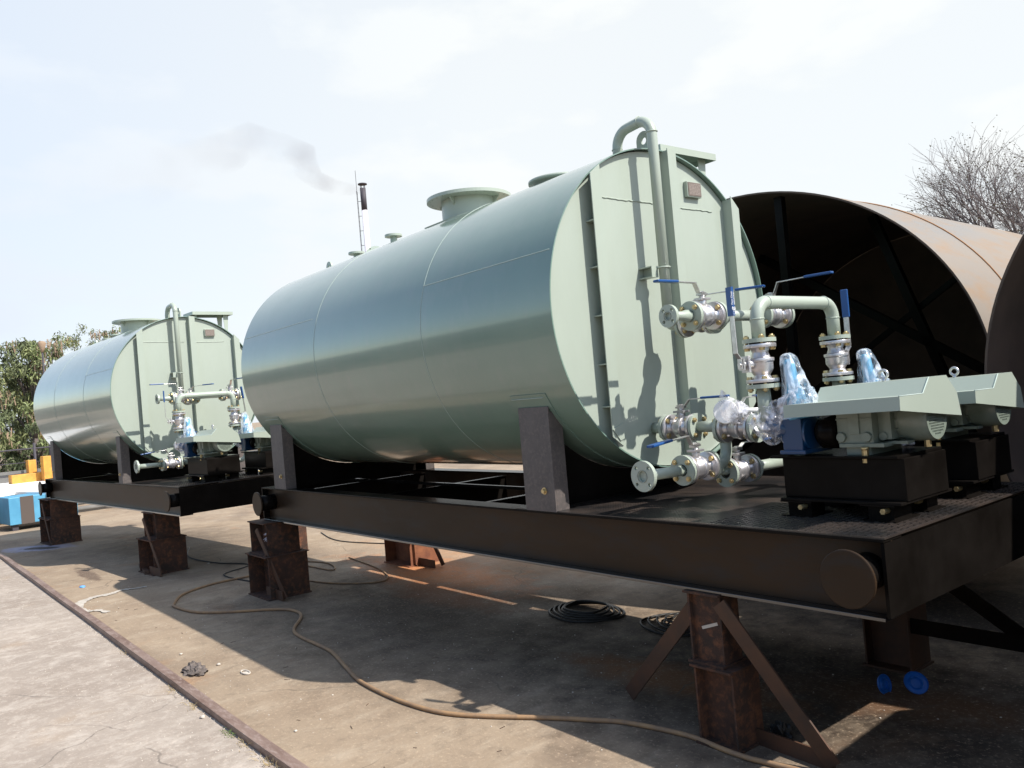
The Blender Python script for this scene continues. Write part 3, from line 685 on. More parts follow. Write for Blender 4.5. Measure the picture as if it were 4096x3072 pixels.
# crumpled film wrapped on things
def crumple(m, c, rx, ry, rz, seed, amt=.18, peak=None, sub=4, mi=0):
    bm = bmesh.new(); bmesh.ops.create_icosphere(bm, subdivisions=sub, radius=1); off = Vector((seed*3.1, seed*1.7, seed*.9))
    vs = []
    for v in bm.verts:
        n = v.co.normalized(); k = 1+amt*noise.fractal(n*2.2+off, .9, 2.2, 4)+amt*.5*abs(noise.noise(n*7+off))
        p = Vector((n.x*rx, n.y*ry, n.z*rz))*k
        if peak:
            t = max(0, n.dot(Vector(peak[0]).normalized())); p += Vector(peak[0]).normalized()*peak[1]*(t**peak[2])
        vs.append(Vector(c)+p)
    m.add(vs, [tuple(x.index for x in f.verts) for f in bm.faces], mi, True); bm.free()
def sleeve(m, pts, rad, seed, wr=.16, n=56, seg=44):
    """thin film drawn round something: tube along pts with long soft folds"""
    P = smooth_path(pts, 12); k = len(P); u, w, _ = basis(P[-1]-P[0]); vs = []; off = seed*5.7
    for j in range(k):
        t = j/(k-1); x = t*(len(rad)-1); i = min(int(x), len(rad)-2); r = rad[i]+(rad[i+1]-rad[i])*(x-i)
        for q in range(n):
            a = 2*math.pi*q/n; ca, sa = math.cos(a), math.sin(a)
            f = wr*noise.fractal(Vector((ca*2.6+off, sa*2.6, t*2.2+off)), .7, 2.1, 3)-wr*.5*abs(noise.noise(Vector((ca*7+off, sa*7+t*4, t*3))))+wr*.35*noise.noise(Vector((a*1.0+t*9, off, t*11)))
            vs.append(P[j]+(u*ca+w*sa)*r*(1+f))
    fs = [(j*n+q, j*n+(q+1)%n, (j+1)*n+(q+1)%n, (j+1)*n+q) for j in range(k-1) for q in range(n)]
    m.add(vs, fs, 0, True)
# ---------------------------------------------------------------- pump sets
def pump_set(fr, dy, label, wl_label, wl2, grp, dz=0):
    o = Vector((0,dy,0))
    T = Thing('pump_set', label, 'pump', (1.25, -.28+dy, ZD), fr, grp)
    # pads, base plate and box stand
    for (xa, xb, ya, yb) in ((.955,1.11,-.49,-.32),(1.335,1.485,-.49,-.28),(.955,1.11,-.20,-.04),(1.335,1.485,-.20,-.04)):
        m = MB(); m.box((xa,ya+dy,ZD+.006),(xb,yb+dy,ZD+.012)); m.box((xa,ya+dy,ZD+.0705),(xb,yb+dy,1.0845)); m.box((xa+.02,ya+.03+dy,ZD+.012),(xb-.02,yb-.03+dy,ZD+.0705))
        pd = T.part('mounting_pad', m, BLK)
        m = MB(); m.lathe(((xa+xb)/2+.03, ya+.004+dy, ZD+.052), (0,-1,0), [(-.03,.012),(.018,.012)], 6, smooth=False); T.part('bolt', m, BRS, pd)
    m = MB(); m.box((.958,-.492+dy,1.085),(1.515,-.03+dy,1.097)); T.part('base_plate', m, BLK, bevel=.002)
    m = MB(); m.box((.955,-.445+dy,1.097),(1.52,-.07+dy,1.272)); T.part('stand', m, BLK, bevel=.003)
    m = MB(); m.box((.90,-.46+dy,1.272),(1.50,-.06+dy,1.284)); T.part('stand_top', m, BLK, bevel=.002)
    # gearbox: cast block with ribs, bosses and feet
    gx0, gx1, gy = 1.225, 1.385, -.42+dy
    m = MB(); m.box((gx0,gy,1.335),(gx1,-.12+dy,1.50)); m.box((gx0+.055,gy-.008,1.375),(gx0+.105,gy,1.50))
    m.box((gx0-.002,gy-.004,1.435),(gx1+.002,gy-.0005,1.443)); m.box((gx0+.01,gy-.012,1.318),(gx1+.05,-.13+dy,1.335)); m.box((gx0+.03,gy+.01,1.284),(gx1-.02,-.14+dy,1.318))
    for x in (gx0+.02, gx1-.025): m.lathe((x,gy-.014,1.362), (0,1,0), [(0,.020),(.014,.022)], 18)
    m.box((gx1,gy+.05,1.345),(gx1+.055,-.14+dy,1.50)); m.lathe((gx1+.02,gy+.10,1.36), (0,-1,0), [(0,.02),(.06,.018)], 12)
    T.part('gearbox', m, MOT, bevel=.004)
    m = MB(); bx = 1.352; m.cyl((bx,-.435+dy,1.322),(bx,-.435+dy,1.308),.016,16); m.lathe((bx,-.435+dy,1.308),(0,0,-1),[(0,.014),(.030,.014)],6,smooth=False); m.lathe((bx,-.435+dy,1.276),(0,0,-1),[(0,.0155),(.022,.0155)],6,smooth=False)
    T.part('drain_plug', m, BRS)
    # motor
    cy, cz, r = -.25+dy, 1.425, .098
    m = MB(); m.lathe((1.40,cy,cz), VX, [(0,.07),(.012,.094),(.03,.094)], 40); m.lathe((1.43,cy,cz), VX, [(0,.088),(.03,.088)], 40)
    for k in range(14):
        a = 2*math.pi*k/14; m.obox((1.47,cy+math.cos(a)*.088,cz+math.sin(a)*.088), VX, (0,math.cos(a),math.sin(a)), (0,-math.sin(a),math.cos(a)), .10, .016, .004)
    m.box((1.41,cy-.11,cz-.10),(1.50,cy-.05,cz-.088)); m.box((1.41,cy+.05,cz-.10),(1.50,cy+.11,cz-.088))
    mo = T.part('motor', m, MOT)
    m = MB(); m.lathe((1.455,cy,cz), VX, [(0,r-.004),(.02,r),(.105,r),(.120,r-.008)], 48, caps=False)
    slots = []
    for j in range(-8, 9):
        z = j*.0112
        for i in range(-8, 9):
            y = i*.0112
            if math.hypot(abs(y)+.004, abs(z)+.003) < .078: slots.append([(y-.0034,z-.0036),(y+.0034,z-.0036),(y+.0034,z+.0036),(y-.0034,z+.0036)])
    m.plate((1.576,cy,cz), VX, circle(r-.007, 48), slots, .002, up=VZ); T.part('fan_cover', m, MOT, mo)
    m = MB(); m.lathe((1.50,cy,cz), VX, [(0,.07),(.05,.07)], 24); T.part('fan', m, HOLE, mo)
    m = MB(); m.lathe((1.545,cy-.03,cz-.092), (0,0,-1), [(0,.014),(.028,.014)], 6, smooth=False); T.part('cable_gland', m, BRS, mo)
    # sheet canopy
    t = .003; x1 = 1.60; x0 = 1.088
    pf = [(-.605,1.478+dz),(-.602,1.533+dz),(-.406,1.531+dz),(-.342,1.594+dz),(-.188,1.596+dz),(-.102,1.520+dz),(-.076,1.418+dz)]
    sag = lambda x, z: z-(x1-x)*.022
    m = MB()
    for i in range(len(pf)-1):
        (a, b), (c, d) = pf[i], pf[i+1]
        nv = Vector((0, -(d-b), (c-a))).normalized()*t
        if nv.z < 0: nv = -nv
        q = [Vector((x1,a+dy,b)), Vector((x1,c+dy,d)), Vector((x0+(.0 if i < 2 else .03),c+dy,sag(x0,d))), Vector((x0+(.0 if i < 2 else .03),a+dy,sag(x0,b)))]
        m.add([v for v in q]+[v-nv for v in q], [(0,1,2,3),(7,6,5,4),(0,4,5,1),(1,5,6,2),(2,6,7,3),(3,7,4,0)])
    m.prism([(x1,y+dy,z) for y, z in pf], (t,0,0))
    w = 1
    ca = T.part('canopy', m, G)
    m = MB(); m.tube([(x1+.001,y+dy,z+.001) for y, z in pf[1:4]], .003, 6); T.part('weld_bead', m, GD, ca)
    m = MB(); ex, ey, ez = 1.393, -.30+dy, 1.594+dz
    m.cyl((ex,ey,ez-.01),(ex,ey,ez+.008),.009,12); m.tube([(ex+.018*math.cos(a),ey,ez+.026+.018*math.sin(a)) for a in [2*math.pi*i/20 for i in range(20)]], .0062, 8, closed=True); T.part('lifting_eye', m, STL, ca)
    # pump body in front of the gearbox
    m = MB(); m.box((.995,-.49+dy,1.31),(1.095,-.32+dy,1.455)); m.box((.985,-.505+dy,1.296),(1.115,-.28+dy,1.314)); m.lathe((1.05,-.41+dy,1.385), VX, [(-.09,.05),(-.06,.078),(.055,.078)], 28); m.cyl((.915,-.484+dy+(0 if dy == 0 else -.03),1.44),(1.0,-.45+dy,1.40),.045,20)
    T.part('pump_body', m, PUMP, bevel=.004)
    m = MB(); m.lathe((1.122,-.38+dy,1.385), VX, [(0,.055),(.02,.075),(.09,.075),(.10,.05)], 24); T.part('dark_coupling', m, BLK)  # black coupling stands in for the dark cavity beside the pump
    m = MB(); m.lathe((1.055,-.43+dy,1.45), (-.12,0,1), [(0,.062),(.02,.062),(.03,.045),(.12,.042),(.15,.030),(.235,.026),(.255,.024),(.275,.020)], 24); T.part('relief_valve', m, PUMPL)
    # film wrapped round the relief valve and the pump inlet
    c = MB(); sleeve(c, [(1.05,-.435+dy,1.455),(1.062,-.435+dy,1.52),(1.052,-.435+dy,1.60),(1.035,-.435+dy,1.68),(1.022,-.435+dy,1.735),(1.018,-.432+dy,1.752)], [.085,.078,.062,.046,.034,.012], 1+dy, .18)
    sleeve(c, [(1.06,-.45+dy,1.55),(1.09,-.455+dy,1.56),(1.13,-.46+dy,1.565),(1.155,-.46+dy,1.585)], [.05,.042,.030,.006], 7+dy, .4, 40)
    solo('plastic_film', c, WRAPB, wl_label, 'plastic film', 'plastic films wrapped on the pump sets', anchor=(1.05,-.44+dy,1.5), fr=fr)
    c = MB(); sleeve(c, [(.925,-.47+dy,1.335),(.93,-.475+dy,1.37),(.92,-.48+dy,1.42),(.93,-.48+dy,1.47),(.945,-.475+dy,1.52)], [.012,.055,.085,.078,.045], 3+dy, .16)
    sleeve(c, [(.93,-.47+dy,1.45),(.99,-.475+dy,1.50),(1.05,-.475+dy,1.53),(1.09,-.47+dy,1.56)], [.05,.055,.042,.03], 5+dy, .22, 44)
    solo('plastic_film', c, WRAP, wl2, 'plastic film', 'plastic films wrapped on the pump sets', anchor=(.92,-.46+dy,1.44), fr=fr)
    return T

# ================================================================= unit one (near)
tank(W0, 4.394, (-1.254, -2.826), ((-.517,-.257), (-4.178,-3.92)), 'big grey green cylindrical tank nearest the camera, on black saddles', 'horizontal storage tanks')
skid(W0, -4.50, 1.587, 'black steel skid frame carrying the big near tank, on rusty trestles', 'black skid frames')
piping(W0, dict(fill='fill pipe with two lever valves across the end of the near tank', head='inverted U pipe over the pumps of the near tank, blue lever grips', suct='low suction pipe with open flange under the end of the near tank'),
       ('fill pipes on the tank ends', 'discharge headers', 'suction pipes'))
pump_set(W0, 0, 'pump set under the front canopy, nearest on the near skid', 'clear film over the blue relief valve, left of the front canopy', 'bright crumpled film over the inlet of the front pump, under the riser', 'pump sets on the skids')
pump_set(W0, .68, 'pump set under the rear canopy on the near skid, at right', 'clear film over the blue relief valve behind the front canopy', 'clear film over the inlet of the rear pump, in shade', 'pump sets on the skids', dz=-.02)
m = MB(); m.lathe((.555,-.30,1.49), (.55,-.83,.1), [(0,.060),(.022,.062),(.030,.058)], 36); m.cyl((.58,-.26,1.49),(.70,-.22,1.49),.012,12)
gt = Thing('pressure_gauge', 'round gauge bagged in film beside the riser of the near tank', 'gauge', (.56,-.28,1.45)); gt.part('dial', m, SHEET)
m = MB(); m.cyl((.60,-.24,1.48),(.60,-.22,1.415),.012,12); gt.part('gauge_stem', m, STL)
c = MB(); crumple(c, (.565,-.295,1.495), .070, .046, .070, 8, .07, ((-.1,-.3,1), .045, 14)); sleeve(c, [(.575,-.285,1.49),(.63,-.25,1.46),(.68,-.23,1.43)], [.055,.05,.03], 9, .3, 40)
solo('plastic_film', c, WRAP, 'round ball of film bagging the gauge left of the riser', 'plastic film', 'plastic films wrapped on the pump sets', anchor=(.56,-.29,1.45))
c = MB(); sleeve(c, [(1.08,-.02,1.31),(1.16,.0,1.315),(1.24,.02,1.30),(1.34,.03,1.288)], [.05,.035,.02,.004], 12, .5, 36); solo('plastic_film', c, WRAP, 'loose film lying on the dark stand behind the gearbox', 'plastic film', 'plastic films wrapped on the pump sets', anchor=(1.19,.02,1.285))

# ================================================================= unit two (left, farther)
tank(W2, 3.88, (-1.148, -2.627), ((-.42,-.27), (-3.66,-3.50)), 'smaller looking grey green tank standing farther off at left', 'horizontal storage tanks', main=False)
skid(W2, -4.15, 1.587, 'black steel skid frame under the farther tank at left', 'black skid frames', (1.49, -4.02))
piping(W2, dict(fill='fill pipe across the end of the farther left tank', head='inverted U pipe over the pumps of the farther left tank', suct='low suction pipe with open flange at the farther left tank'),
       ('fill pipes on the tank ends', 'discharge headers', 'suction pipes'), main=False)
pump_set(W2, 0, 'left pump set under its canopy on the farther skid', 'clear film over the left blue relief valve of the farther tank', 'film over the left pump inlet of the farther tank', 'pump sets on the skids')
pump_set(W2, .68, 'right pump set of the farther skid, half hidden by the near tank', 'clear film over the right blue relief valve of the farther tank', 'film over the right pump inlet of the farther tank', 'pump sets on the skids', dz=-.02)

# ================================================================= trestles
def trestle(fr, x0, x1, ynear, yfar, label, ztop=ZB, braceR=None, braceL=None, two=True, zm_=.395, lower=None, mats=(RUST, RUSTD), foot=True, scrape=False):
    """stack of two short I section offcuts with flat bar braces"""
    T = Thing('support_trestle', label, 'steel support', ((x0+x1)/2, (ynear+yfar)/2, 0), fr, 'rusty trestles under the skids')
    zm = zm_ if two else 0
    def ipiece(xa, xb, ya, yb, za, zb):
        m = MB(); t = .011; yc = (ya+yb)/2-.05
        m.box((xa-.012,ya-.01,zb-t),(xb+.012,yb,zb-.0005)); m.box((xa-.012,ya-.01,za),(xb+.012,yb,za+t))
        m.box((xa,ya+.006,za+t),(xa+t,yb-.01,zb-t)); m.box((xb-t,ya+.02,za+t),(xb,yb-.01,zb-t)); m.box((xa+t,yc,za+t),(xb-t,yc+.009,zb-t)); return m
    lo = lower or (x0, x1, ynear, yfar)
    if two: T.part('lower_column', ipiece(*lo, 0.0, zm), mats[0])
    T.part('upper_column', ipiece(x0, x1, ynear, yfar, zm+.0005, ztop), mats[0] if not scrape else mats[0])
    if scrape:
        m = MB(); random.seed(11)
        for i in range(26):
            zc = .53+random.uniform(-.035,.045); xc = x0+.05+random.uniform(0,.13); l = random.uniform(.03,.08); m.obox((xc,(ynear+yfar)/2-.0515,zc), (1,0,.35+random.uniform(-.1,.2)), (-.35,0,1), VY, l, .004, .002)
        T.part('scraped_patch', m, PALE, label='white scraped patch')
    for (a, b, w_, up) in (braceR or []):
        m = MB(); m.bar(a, b, w_, .010, up); T.part('brace', m, mats[1])
    return T
# near column, tall and narrow with two long braces
T = trestle(W0, .615, .79, -.80, -.64, 'tall rusty trestle nearest the camera with two splayed braces', lower=(.635,.84,-.82,-.60), zm_=.365,
    braceR=[((.80,-.80,.66),(1.235,-.70,.03),.075,(0,1,0)), ((.60,-.74,.60),(.02,-.63,.03),.075,(0,1,0)), ((.80,-.66,.035),(1.235,-.69,.035),.075,(0,1,0))])
m = MB(); m.obox((.715,-.7715,.54), (1,0,.35), (-.35,0,1), VY, .095, .014, .002); T.part('scraped_patch', m, PAPER)
trestle(W0, -4.62, -4.24, -.90, -.56, 'rusty trestle under the far left corner of the near skid, scraped white', lower=(-4.66,-4.18,-.93,-.52), scrape=True,
    braceR=[((-4.36,-.93,.64),(-4.02,-.84,.03),.06,(0,1,0)), ((-4.40,-.86,.05),(-4.03,-.86,.05),.09,(0,1,0))])
trestle(W0, -4.72, -4.30, .62, .95, 'rusty trestle on the sunny far side of the near skid', lower=(-4.75,-4.25,.60,.97),
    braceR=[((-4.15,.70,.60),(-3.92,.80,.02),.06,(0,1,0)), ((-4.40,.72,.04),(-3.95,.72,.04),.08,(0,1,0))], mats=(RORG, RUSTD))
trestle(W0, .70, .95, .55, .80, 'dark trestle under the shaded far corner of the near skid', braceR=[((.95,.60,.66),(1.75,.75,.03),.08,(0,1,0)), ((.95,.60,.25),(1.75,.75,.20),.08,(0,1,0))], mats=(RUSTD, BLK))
trestle(W2, -4.35, -3.75, -.86, -.45, 'rusty trestle under the back end of the farther skid, strapped', lower=(-4.35,-3.73,-.88,-.43), braceR=[((-4.0,-.90,.64),(-3.8,-.86,.02),.05,(0,1,0))])
trestle(W2, .38, .74, -.80, -.50, 'rusty trestle under the pump end of the farther skid', lower=(.31,.78,-.86,-.46),
    braceR=[((.60,-.87,.64),(.92,-.82,.03),.055,(0,1,0)), ((.62,-.84,.05),(.97,-.84,.05),.085,(0,1,0))])
trestle(W2, .75, 1.2, .45, .85, 'dark trestle under the far side of the farther skid')
m = MB(); m.bar((-7.55,-1.18,.02),(-6.9,-1.28,.02),.05,.04); solo('steel_offcut', m, RUSTD, 'dark steel bar lying beside the trestle of the farther skid', 'steel bar', anchor=(-7.2,-1.2,0))

# ================================================================= big open shells on the right
def big_shell(cx, cy, psi, ah, av, depth, seams, label, braces, grp='large rusty steel shells'):
    T = Thing('steel_shell', label, 'steel cylinder', (cx, cy, 0), W0, grp)
    a = Vector((-math.cos(psi), -math.sin(psi), 0)); b = Vector((-math.sin(psi), math.cos(psi), 0)); n = 120; c0 = Vector((cx, cy, av+.001))
    def ring(t, k): return [c0+a*t+b*math.cos(2*math.pi*i/n)*(ah+k)+VZ*math.sin(2*math.pi*i/n)*(av+k) for i in range(n)]
    def surf(k, inward):
        m = MB(); ts = [depth*i/10 for i in range(11)]; vs = []; fs = []
        for t in ts: vs += ring(t, k)
        for j in range(len(ts)-1):
            for i in range(n):
                q = (j*n+i, j*n+(i+1)%n, (j+1)*n+(i+1)%n, (j+1)*n+i); fs.append(q if inward else q[::-1])
        m.add(vs, fs, 0, True); return m
    T.part('shell_plate', surf(0, False), SHL)
    inn = surf(-.012, True); r0, r1 = ring(0, 0), ring(0, -.012); o = len(inn.v); inn.add(r0+r1, [(i, (i+1)%n, n+(i+1)%n, n+i) for i in range(n)])
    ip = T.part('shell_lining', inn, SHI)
    for t in seams:
        m = MB(); m.tube(ring(t, .004), .006, 5, closed=True); T.part('weld_seam', m, BED)
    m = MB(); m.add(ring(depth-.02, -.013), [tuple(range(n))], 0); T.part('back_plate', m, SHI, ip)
    for (p, q, w_) in braces:
        f = lambda s: c0+a*s[0]+b*s[1]*(ah-.02)+VZ*s[2]*(av-.02)
        m = MB(); m.bar(f(p), f(q), w_, w_, a); T.part('brace', m, BLK)
    return T
big_shell(-.631, 1.50, -1.519, 1.75, 1.512, 3.6, (.78,), 'rusty open ended shell standing right behind the near tank',
    [((.2,.19,-.98),(.2,.19,.98),.06), ((1.8,.17,.98),(1.8,.66,-.74),.07), ((1.8,-.48,.87),(1.8,.97,-.24),.07), ((1.86,.71,.68),(1.86,-.86,-.48),.045)])
big_shell(2.763, 1.02, -1.52, 1.466, 1.456, 3.4, (1.1,), 'dark rusty shell cut by the right edge of the picture',
    [((.4,-.2,-.97),(.4,-.2,.97),.07)])
big_shell(3.36, -.95, -1.52, 1.0, 1.0, 1.6, (.8,), 'smaller unseen rusty shell added outside the right edge to shade the near skid', [((.3,-.2,-.97),(.3,-.2,.97),.05)])  # third shell, out of view, added only to cast shade
m = MB(); m.prism([(1.33,1.75,1.30),(1.36,1.75,.98),(1.52,1.85,.45),(1.55,1.8,.9)], (.006,.01,0)); solo('gap_panel', m, PALE, 'pale panel standing in for the bright gap between the two rusty shells', 'gap panel', anchor=(1.4,1.8,0))  # pale panel added where light floor shows through the gap

# ================================================================= rail strip
m = MB(); random.seed(9)
xs = [-30]+[-12+i*.25 for i in range(72)]
def ry(x): return -2.262+.003*math.sin(x*.9)+.002*math.sin(x*2.3+1)
vs = []; fs = []
for x in xs:
    y = ry(x) if x > -12 else -2.262; zt = .030+.003*math.sin(x*1.3)
    vs += [(x,y-.012,-.03),(x,y-.012,zt),(x,y+.048,zt+.002),(x,y+.048,-.03)]
for i in range(len(xs)-1):
    for k in range(3): fs.append((i*4+k, i*4+k+1, i*4+4+k+1, i*4+4+k))
m.add(vs, fs)
solo('rail', m, RAIL, 'long brown steel rail set in the floor across the lower left', 'rail', anchor=(-3,-2.25,0), bevel=.002)

# ================================================================= hoses and cables
def cable(name, pts, r, mt, label, cat, grp=None):
    m = MB(); m.tube([Vector((p.x,p.y,p.z+r)) for p in smooth_path(pts)], r, 10); c = pts[len(pts)//2]
    return solo(name, m, mt, label, cat, grp, anchor=(c[0],c[1],0))
cable('hose', [(-5.6,-.3),(-5.50,-.60),(-5.49,-1.0),(-5.28,-1.36),(-4.95,-1.54),(-4.75,-1.586),(-4.33,-1.518),(-4.04,-1.30),(-3.75,-1.02),(-3.52,-.956),(-3.30,-1.017),(-3.0,-1.209),(-2.76,-1.268),(-2.31,-1.281),(-2.12,-1.304),(-1.75,-1.393),(-1.48,-1.452),(-1.19,-1.471),(-.89,-1.462),(-.615,-1.411),(-.385,-1.287),(-.128,-1.103),(.068,-.979),(.23,-.888),(.481,-.825),(.621,-.812),(.778,-.828),(.909,-.829),(1.02,-.81),(1.2,-.80),(1.5,-.95)], .012, HOSE, 'tan rubber hose snaking across the yard floor to the near trestle', 'hose')
cable('cable', [(-6.2,-.1),(-5.4,.2),(-4.9,.05),(-5.6,-.05),(-5.3,-.45),(-4.7,-.35),(-4.2,-.2),(-3.9,.1),(-4.4,.35),(-5.4,.5)], .008, HOSE, 'loop of tan line on the sunny floor between the two skids', 'cable')
cable('cable', [(-7.6,1.2),(-6.6,1.0),(-5.5,1.3),(-4.6,1.6),(-3.6,1.5),(-2.9,1.6)], .007, CABLE, 'dark cable running across the floor beyond the near skid', 'cable')
cable('cable', [(-8.4,-.35),(-7.6,-.6),(-6.8,-.55),(-6.2,-.35),(-5.9,-.75),(-5.2,-.7)], .007, CABLE, 'dark cable on the floor by the trestle of the farther skid', 'cable')
m = MB(); random.seed(21)
for i in range(5):
    r = .30-.03*i; m.tube([(-1.42+r*math.cos(a)+.02*math.sin(3*a+i), .42+r*.8*math.sin(a), .008+.010*i) for a in [2*math.pi*k/40 for k in range(40)]], .009, 7, closed=True)
solo('coiled_hose', m, CABLE, 'left black coil of hose in the shade under the near skid', 'hose', 'black coils under the near skid', anchor=(-1.45,.1,0))
m = MB()
for i in range(5):
    r = .30-.045*i; m.tube([(-.62+r*math.cos(a)+.03*math.sin(3*a+i), .60+r*.9*math.sin(a), .008+.008*i) for a in [2*math.pi*k/40 for k in range(40)]], .008, 7, closed=True)
solo('coiled_hose', m, CABLE, 'right black coil of hose in the shade under the near skid', 'hose', 'black coils under the near skid', anchor=(-.62,.12,0))

# ================================================================= small things on the floor
def heap(c, rx, ry, rz, seed, amt, sub=4):
    bm = bmesh.new(); bmesh.ops.create_icosphere(bm, subdivisions=sub, radius=1); vs = []; off = Vector((seed, seed*2.3, 0))
    for v in bm.verts:
        n = v.co; k = 1+amt*noise.fractal(n*1.8+off, .8, 2.3, 5); p = Vector((n.x*rx*k, n.y*ry*k, max(0, n.z)*rz*k*(1+.6*noise.noise(n*5+off)))); vs.append(Vector(c)+p)
    m = MB(); m.add(vs, [tuple(x.index for x in f.verts) for f in bm.faces], 0, False); bm.free(); return m
solo('rag', heap((-2.62,-2.08,.001), .13, .07, .045, 4, .34), RAG, 'crumpled grey brown rag on the sunlit floor beside the rail', 'rag', anchor=(-2.62,-2.08,0))
m = MB(); m.tube([(-2.28+.055*math.cos(a), -1.86+.022*math.sin(a), .006) for a in [2*math.pi*k/28 for k in range(28)]], .005, 6, closed=True); m.lathe((-2.28,-1.86,.001), VZ, [(0,.03),(.002,.03)], 16); solo('metal_disc', m, STONE, 'small oval disc lying on the sunlit floor right of the rag', 'disc', anchor=(-2.28,-1.86,0))
def cap(c, d, r, label):
    m = MB(); m.lathe(c, d, [(0,.002),(0,r*.45),(.010,r*.5),(.012,r*.55),(.004,r*.62),(0,r*.95),(.004,r),(.010,r)], 40, smooth=False, caps=False); m.lathe(c, d, [(.0,.0),(.001,r*.5)], 30, caps=False)
    m.tube([Vector(c)+Vector(d).normalized()*.012+(basis(d)[0]*math.cos(a)+basis(d)[1]*math.sin(a))*r*.5 for a in [2*math.pi*k/30 for k in range(30)]], r*.045, 6, closed=True)
    solo('flange_cover', m, CAPB, label, 'flange cover', 'blue caps on the floor', anchor=(c[0],c[1],0))
cap((1.085,.335,.045), (.62,-.62,.75), .058, 'bright blue round flange cap leaning on the shaded floor')
cap((.965,.24,.040), (.9,-.1,.25), .05, 'darker blue flange cap on edge, left of the bright one')
m = heap((.86,-.52,0.0), .055, .04, .05, 9, .6); solo('rag', m, CABLE, 'black lump of cloth beside the foot of the nearest trestle', 'rag', anchor=(.86,-.52,0))
m = MB(); random.seed(31)
for i in range(9): m.tube(smooth_path([(2.0-i*.02,1.05+i*.02,.005),(2.3,.95+.03*i,.02+.01*(i%3)),(2.6+.02*i,.75+.02*i,.01)],4), .004, 5)
solo('wire_bundle', m, STONE, 'loose bundle of pale wire in the dark corner at lower right', 'wire', anchor=(2.3,.95,0))
# film and paper scraps
rb = smooth_path([(-5.22,-2.06),(-5.42,-2.11),(-5.43,-2.19),(-5.60,-2.215),(-5.84,-2.19),(-6.03,-2.10),(-6.13,-1.96),(-6.12,-1.83),(-6.21,-1.72),(-6.16,-1.62),(-6.14,-1.48)], 8); m = MB(); vs = []
for i, p in enumerate(rb):
    t = (rb[min(i+1, len(rb)-1)]-rb[max(i-1,0)]).normalized(); n_ = Vector((-t.y, t.x, 0)); w_ = (.055 if 16 < i < 58 else .03)*(1+.6*noise.noise(Vector((i*.35,1,0))))
    for k in range(5): vs.append(p+n_*w_*(k/2-1)*.9+VZ*(.004+.012*abs(noise.noise(Vector((i*.6,k*.9,2))))))
m.add(vs, [(i*5+k, i*5+k+1, i*5+k+6, i*5+k+5) for i in range(len(rb)-1) for k in range(4)], 0, True)
solo('plastic_scrap', m, PAPER, 'curling ribbon of dirty plastic lying beside the rail', 'plastic scrap', anchor=(-5.8,-2.0,0))
m = MB(); crumple(m, (-6.9,-1.95,.004), .06, .03, .008, 6, .5, sub=2); solo('plastic_scrap', m, mat('light_blue_scrap', (.12,.35,.75), .5), 'small light blue scrap on the sunlit floor', 'plastic scrap', anchor=(-6.9,-1.95,0))
random.seed(44)
def chips(n, xr, yr, smin, smax, zz=0):
    m = MB()
    for i in range(n):
        x, y = random.uniform(*xr), random.uniform(*yr); s = random.uniform(smin, smax)
        if abs(y+2.24) < .05: y += .12
        bm = bmesh.new(); bmesh.ops.create_icosphere(bm, subdivisions=1, radius=1)
        off = Vector((i*1.3, i*.7, i)); vs = [Vector((x,y,zz+s*.25))+Vector((v.co.x*s, v.co.y*s*.8, v.co.z*s*.5))*(1+.5*noise.noise(v.co*2+off)) for v in bm.verts]
        m.add(vs, [tuple(q.index for q in f.verts) for f in bm.faces]); bm.free()
    return m
solo('stone_chips', chips(620, (-9,2.2), (-2.2,1.4), .002, .0065), STONE, 'tiny pale stone chips scattered over the brown yard floor', 'stone chips', kind='stuff')
m = chips(650, (-9,2), (-2.9,-2.3), .002, .006, -.012); 
for i in range(260):
    x = random.uniform(-5,.2); y = -2.285-abs(random.gauss(0,.018)); s = random.uniform(.002,.008)
    m.obox((x,y,-.012+s*.4), (random.random(),random.random(),.2), (-.5,1,0), (0,.1,1), s, s*.7, s*.8)
solo('gravel', m, STONE, 'loose gravel lying along the near side of the rail', 'gravel', kind='stuff')
for (x, y, s, lb) in ((-3.13,-2.02,.012,'small white stone beside the rag, nearer the tanks'), (-2.62,-1.92,.014,'white pebble just beyond the rag on the sunlit floor'), (-1.72,-2.32,.016,'pale pebble against the near side of the rail'), (-1.05,-2.05,.010,'white pebble close to the far side of the rail, lowest in the picture'), (-6.8,-.62,.02,'small white lump on the shaded floor between the skids')):
    mm = MB(); crumple(mm, (x,y,s*.45 if y > -2.26 else -.012+s*.45), s, s*.85, s*.55, x, .4, sub=2); solo('pebble', mm, STONE, lb, 'stone', 'loose pale stones', anchor=(x,y,0))
